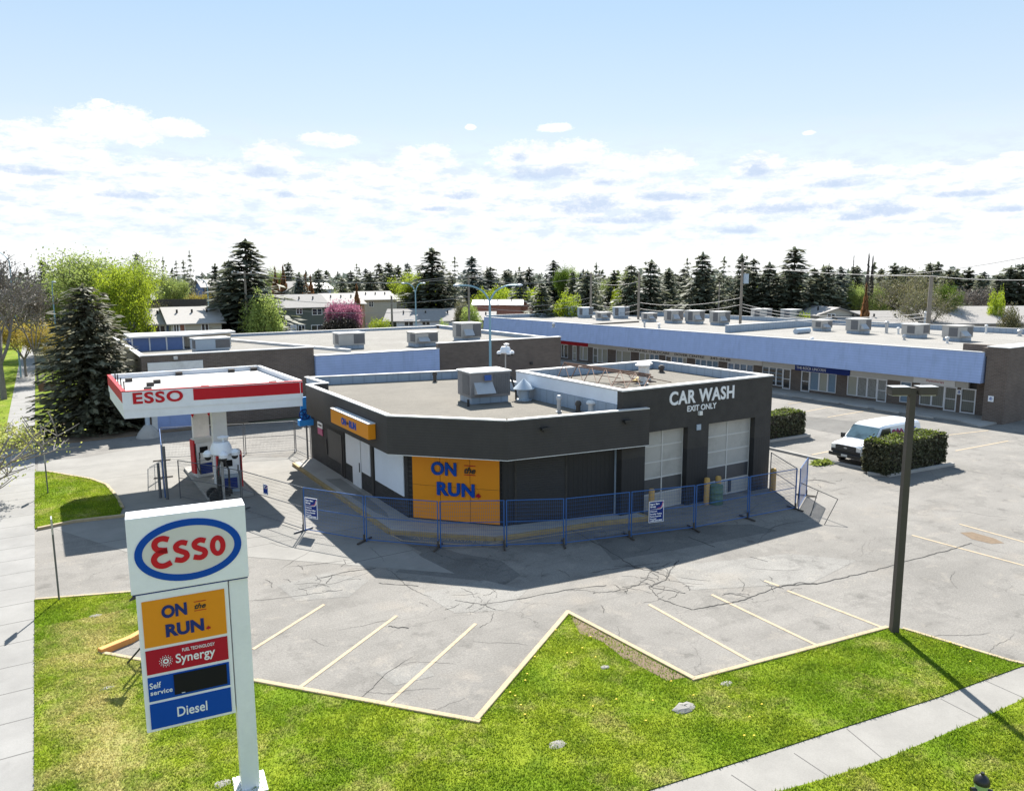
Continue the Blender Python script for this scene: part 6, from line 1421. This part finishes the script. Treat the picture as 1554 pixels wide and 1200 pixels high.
# boulevard trees at the left edge
seg, tips = limbs(8.2, 4.4, 21, 4, .55, 4, .62, .2, .22); V, Q = tube_np(seg, 5)
t = thing('boulevard_tree', 'budding tree at the left edge whose twigs hang over the west sidewalk', 'tree', (-4.75,25.6,0)); mesh_np('trunk', V, Q, 'bark_pale', t)
V, Q = leaf_geo(tips, 2, .04, .12, 3); mesh_np('buds', V, Q, 'bud', t)
seg, tips = limbs(12.4, 5.0, 25, 4, .8, 4, .62, .26, .24); V, Q = tube_np(seg, 5)
t = thing('boulevard_tree', 'bare forked tree on the west boulevard beyond the driveway', 'tree', (-3.1,77.5,0)); mesh_np('trunk', V, Q, 'bark_pale', t)
V, Q = leaf_geo(tips, 1, .10, .3, 4); mesh_np('buds', V, Q, 'twig', t)
seg, tips = limbs(5.2, 3.2, 29, 4, .5, 4, .66, .13, .2); V, Q = tube_np(seg, 5)
t = thing('boulevard_tree', 'young budding tree whose branches screen the middle of the west sidewalk', 'tree', (-3.6,41.0,0)); mesh_np('trunk', V, Q, 'bark_pale', t)
V, Q = leaf_geo(tips, 2, .075, .16, 5); mesh_np('buds', V, Q, 'bud', t)

# ------------------------------------------------------------------ houses
def house(px0, px1, Y, eave, ridge, wall, roof, label, depth=9.0, wins=(), gable_end=False, name='house'):
    turn = px0 > 560                         # these streets run square to the camera's heading
    D0 = Y
    def pick(px, py, V):
        if not turn: return onY(px, py, V)
        d = ray(px, py); f = (d[0]*math.sin(YAW)+d[1]*math.cos(YAW)); k_ = V/f
        return float((d[0]*math.cos(YAW)-d[1]*math.sin(YAW))*k_), float(H+d[2]*k_)
    x0, ze = pick(px0, eave, Y); x1, _ = pick(px1, eave, Y); _, zr = pick((px0+px1)/2, ridge, Y+depth/2)
    xc, yc = (x0+x1)/2, Y
    if turn: xc, yc = xc*math.cos(YAW)+Y*math.sin(YAW), -xc*math.sin(YAW)+Y*math.cos(YAW)
    zr = max(zr, ze+.6); t = thing(name, label, 'house', (xc, yc, 0), -YAW if turn else 0.0)
    sx0 = (x0+x1)/2; x0, x1 = x0-sx0, x1-sx0; Y = 0.0
    w_ = MB(); w_.box(x0,x1,Y,Y+depth,0,ze)
    ym = Y+depth/2
    if gable_end:
        xm = (x0+x1)/2
        w_.add([(x0,Y,ze),(x1,Y,ze),(xm,Y,zr),(x0,Y+depth,ze),(x1,Y+depth,ze),(xm,Y+depth,zr)], [(0,1,2),(5,4,3)])
    else: w_.add([(x0,Y,ze),(x0,Y+depth,ze),(x0,ym,zr),(x1,Y,ze),(x1,Y+depth,ze),(x1,ym,zr)], [(0,2,1),(3,4,5)])
    w_.build('wall', wall, t, world=False); e = .5; r = MB(); th = .14
    if gable_end:
        s = (zr-ze)/((x1-x0)/2); P = [((x0-e),ze-e*s),(xm,zr+.02),((x1+e),ze-e*s)]
        for a, c in ((P[0],P[1]),(P[1],P[2])): r.add([(a[0],Y-e,a[1]+.02),(c[0],Y-e,c[1]+.02),(c[0],Y+depth+e,c[1]+.02),(a[0],Y+depth+e,a[1]+.02),(a[0],Y-e,a[1]+th),(c[0],Y-e,c[1]+th),(c[0],Y+depth+e,c[1]+th),(a[0],Y+depth+e,a[1]+th)], [(3,2,1,0),(4,5,6,7),(0,1,5,4),(1,2,6,5),(2,3,7,6),(3,0,4,7)])
    else:
        s = (zr-ze)/(depth/2); P = [(Y-e,ze-e*s),(ym,zr+.02),(Y+depth+e,ze-e*s)]
        for a, c in ((P[0],P[1]),(P[1],P[2])): r.add([(x0-e,a[0],a[1]+.02),(x1+e,a[0],a[1]+.02),(x1+e,c[0],c[1]+.02),(x0-e,c[0],c[1]+.02),(x0-e,a[0],a[1]+th),(x1+e,a[0],a[1]+th),(x1+e,c[0],c[1]+th),(x0-e,c[0],c[1]+th)], [(3,2,1,0),(4,5,6,7),(0,1,5,4),(1,2,6,5),(2,3,7,6),(3,0,4,7)])
    ro = r.build('roof', roof, t, world=False)
    for k in range(3):
        xx = x0+(x1-x0)*(.2+.3*k); b = MB(); zz = ze+(zr-ze)*.6; yy = Y+depth*.3; b.tube((xx,yy,zz-.2),(xx,yy,zz+.55),.12,n=7); b.build('roof_vent','black_metal',ro,world=False)
    for px, pt, px_, pb, mt in wins:
        xa, zt = pick(px, pt, D0); xb, zb = pick(px_, pb, D0); xa -= sx0; xb -= sx0; zb = max(zb, .05)
        b = MB(); b.box(xa-.1,xb+.1,Y-.08,Y+.01,zb-.1,zt+.1); f = b.build('window' if mt == 'pane' else 'door','white_paint',t,world=False)
        b = MB(); b.box(xa,xb,Y-.10,Y-.081,zb,zt); b.build('pane', mt, f, world=False)
        if mt == 'pane': b = MB(); xm_ = (xa+xb)/2; b.box(xm_-.05,xm_+.05,Y-.12,Y-.101,zb,zt); b.build('mullion','white_paint',f,world=False)
    return t
house(188,258,100,493,470,'house_blue','shingle_pale','left half of the grey roofed townhouse row with blue bays',8.5,[(192,495,205,504,'pane'),(235,495,250,503,'pane'),(252,494,257,503,'house_blue')])
house(259,336,98,491,467,'house_cream','shingle_pale','right cream half of the grey roofed townhouse row',9,[(264,493,271,503,'pane'),(273,493,280,502,'house_brick'),(306,492,316,503,'pane')])
house(426,498,122,467,448,'house_green','shingle','two storey grey green apartment house with white framed windows',10,[(450,469,458,476,'pane'),(474,469,488,477,'pane'),(453,494,462,502,'pane'),(473,494,490,506,'pane'),(441,494,450,510,'house_white'),(431,494,438,510,'house_white')])
house(586,700,118,487,470,'house_white','shingle','long white bungalow behind the teal street lamp',9,[(588,487,602,496,'pane'),(614,486,627,494,'pane'),(641,486,652,493,'pane')])
house(553,602,138,455,443,'house_cream','shingle_pale','cream house with grey roof above the yellow green bush',9,[(560,458,566,465,'pane')])
house(500,552,132,462,446,'house_tan','shingle_pale','tan house with a broad roof behind the pink tree',10,[(538,466,548,472,'pane')])
house(432,480,165,443,428,'house_grey','shingle','grey gabled house behind the apartment roof',10,[(455,441,462,446,'pane')],True); house(478,502,170,438,430,'house_white','coping','white roofed shed beside the grey gabled house',8)
house(308,336,160,436,425,'house_blue','shingle_pale','small blue house beyond the townhouse fence',9,[(316,436,322,440,'pane'),(326,436,331,440,'pane')])
house(720,790,128,463,459,'house_brick','coping','low house with a pale flat roof below the lime row',9); house(785,808,132,466,457,'house_brick','shingle','brick red gabled house beside the low pale roof',9,[],True)
house(690,748,118,486,474,'house_grey','shingle','low grey roof right of the white bungalow',9); house(600,640,150,458,447,'house_grey','shingle_pale','pale roofed house behind the low dark spruce',9)
house(1243,1300,104,478,466,'house_cream','shingle','cream gabled house with a pink corner behind the mall',10,[(1256,477,1266,483,'pane')],True); house(1290,1400,100,497,473,'house_grey','shingle','wide grey shingled roof behind the bent mall vent',12)
house(1420,1640,98,491,466,'house_grey','shingle','broad grey shingled roof behind the right end of the mall',14)
house(1530,1575,170,440,430,'house_white','shingle_pale','small pale house far away at the right edge',9); house(965,1010,190,446,438,'house_grey','shingle_pale','grey roof hidden between the skyline spruces',9)
for i in range(14):
    px = rg.uniform(-60,1600); Y = rg.uniform(190,330); hh = house(px, px+rg.uniform(18,34), Y, 423+(10-3.0)*F/Y/1.05, 423+(10-5.2)*F/Y/1.05, rg.choice(['house_white','house_cream','house_grey','house_tan']), rg.choice(['shingle','shingle_pale']), 'small distant house among the trees towards the horizon', 8)
    hh['group'] = 'distant houses'
t = thing('wood_fence', 'dark board fence behind the townhouse roof', 'fence', (20,128,0))
b = MB(); p, q = spot(228,460,126), spot(338,460,126); b.wall(p[:2],q[:2],.12,0,spot(280,454,126)[2]); b.build('board','fence_wood',t)

# ------------------------------------------------------------------ street lights and power poles
def street_light(px, top, D, arms, label, r=.085, armlen=2.6):
    x, y, z = spot(px, top, D); t = thing('street_light', label, 'street light', (x, y, 0)); b = MB(); b.tube((x,y,0),(x,y,z-1.2),r,r*.7,n=8); b.build('pole','teal_pole',t)
    for sx_, sy_ in arms:
        pts = smooth([(x,y,z-1.2),(x+sx_*armlen*.22,y+sy_*armlen*.22,z-.45),(x+sx_*armlen*.6,y+sy_*armlen*.6,z-.05),(x+sx_*armlen,y+sy_*armlen,z)], 5)
        b = MB(); b.path(pts, r*.55, 7); a = b.build('arm','teal_pole',t)
        b = MB(); e = pts[-1]; b.sph((e[0]+sx_*.2,e[1]+sy_*.2,e[2]),.26,0,10,6,.4); b.build('lamp_head','rtu_blue',a)
CR_, SR_ = math.cos(YAW), math.sin(YAW)
street_light(743,433,58,[(-CR_,SR_),(CR_*.9,-SR_*.9)],'teal double armed street light rising behind the big rooftop unit',.12,2.3)
street_light(630,430,96,[(-CR_,SR_),(CR_*.7,-SR_*.7)],'teal street light left of the broad spruce',.11,1.3)
street_light(78,428,105,[(.25,-.1)],'street light with a pale head in the left lime tree',.1,.8); street_light(314,425,120,[(-.8,.3)],'street light behind the townhouse roof',.09,1.0)
street_light(12,378,95,[(-CR_,SR_)],'tall curved street light arching out of the left edge',.08,3.0)
def power_pole(px, top, D, label, arm=1.6, extra=None, r=.15):
    x, y, z = spot(px, top, D); t = thing('power_pole', label, 'utility pole', (x, y, 0)); b = MB(); b.tube((x,y,0),(x,y,z),r*1.25,r*.85,n=9); b.build('pole','wood_pole',t)
    if arm:
        b = MB(); b.beam((x-CR_*arm,y+SR_*arm,z-.35),(x+CR_*arm,y-SR_*arm,z-.35),.12,.14); a = b.build('cross_arm','wood_pole',t)
        for k in (-.95,-.5,.5,.95): b = MB(); b.tube((x+CR_*arm*k,y-SR_*arm*k,z-.28),(x+CR_*arm*k,y-SR_*arm*k,z-.05),.06,n=6); b.build('insulator','white_dirty',a)
    if extra: b = MB(); b.tube((x+CR_*.45,y-SR_*.45,z-2.4),(x+CR_*.45,y-SR_*.45,z-1.3),.32,n=12); b.build('transformer','rtu_blue',t)
    return x, y, z
p1 = power_pole(371,411,100,'wooden power pole in front of the tall spruce'); p2 = power_pole(711,417,106,'wooden power pole in front of the white bungalow',1.2); p2b = power_pole(594,449,112,'short wooden pole left of the white bungalow',0)
p3 = power_pole(897,414,108,'left wooden power pole behind the mall roof',1.3); p4 = power_pole(970,413,104,'bare topped pole right of the left mall power pole',0); p5 = power_pole(1127,398,92,'pole with a grey transformer behind the mall roof',0,True); p6 = power_pole(1414,419,84,'stout wooden pole behind the right mall units',0,None,.2); p7 = power_pole(1092,428,110,'thin pole in front of the slender mall spruce',0,None,.09)
def cable(a, c, sag, label, dz=0.0, r=.022, dx=0.0):
    pts = [(a[0]+(c[0]-a[0])*i/14+dx*CR_, a[1]+(c[1]-a[1])*i/14-dx*SR_, a[2]+dz+(c[2]-a[2])*i/14-sag*4*(i/14)*(1-i/14)) for i in range(15)]
    tag(MB().path(pts, r, 5).build('power_cable','cable'), label, 'cable', 'overhead power cables')
for dx in (-1.4,1.4): cable(p1,p2,1.2,'upper power cable strung between the two poles behind the brown building',-.1,.03,dx)
for dz in (-3.0,-4.2): cable(p1,p2,1.0,'lower power cable strung between the two poles behind the brown building',dz,.03)
for dz in (-.3,-3.4,-4.1): cable(p2,p3,1.0,'power cable between the bungalow pole and the left mall pole',dz,.025)
for dz in (-1.2,-4.2,-5.0): cable(p3,p4,.5,'power cable between the two left poles behind the mall',dz,.025)
for dz in (-4.0,-4.8): cable(p4,p5,.6,'power cable running to the transformer pole',dz,.025)
p6l = (p6[0],p6[1],p6[2]-4.2)
for dz in (0,.35,.7): cable((p5[0],p5[1],p5[2]-5.4),p6l,.9,'one of three close cables sagging from the transformer pole',dz,.03)
cable((p5[0]+8,p5[1]+14,p5[2]+.6),(p6[0],p6[1],p6[2]),.5,'single high cable running to the top of the stout pole',0,.03)
far_ = spot(1700,438,70); cable(p6,(far_[0],far_[1],far_[2]+1.0),.4,'cable leaving the stout pole towards the right edge',0,.028); cable((p6[0]+6,p6[1]+10,p6[2]),(far_[0]+5,far_[1]+8,far_[2]+2.6),.3,'second cable crossing the sky at the right edge',0,.028)
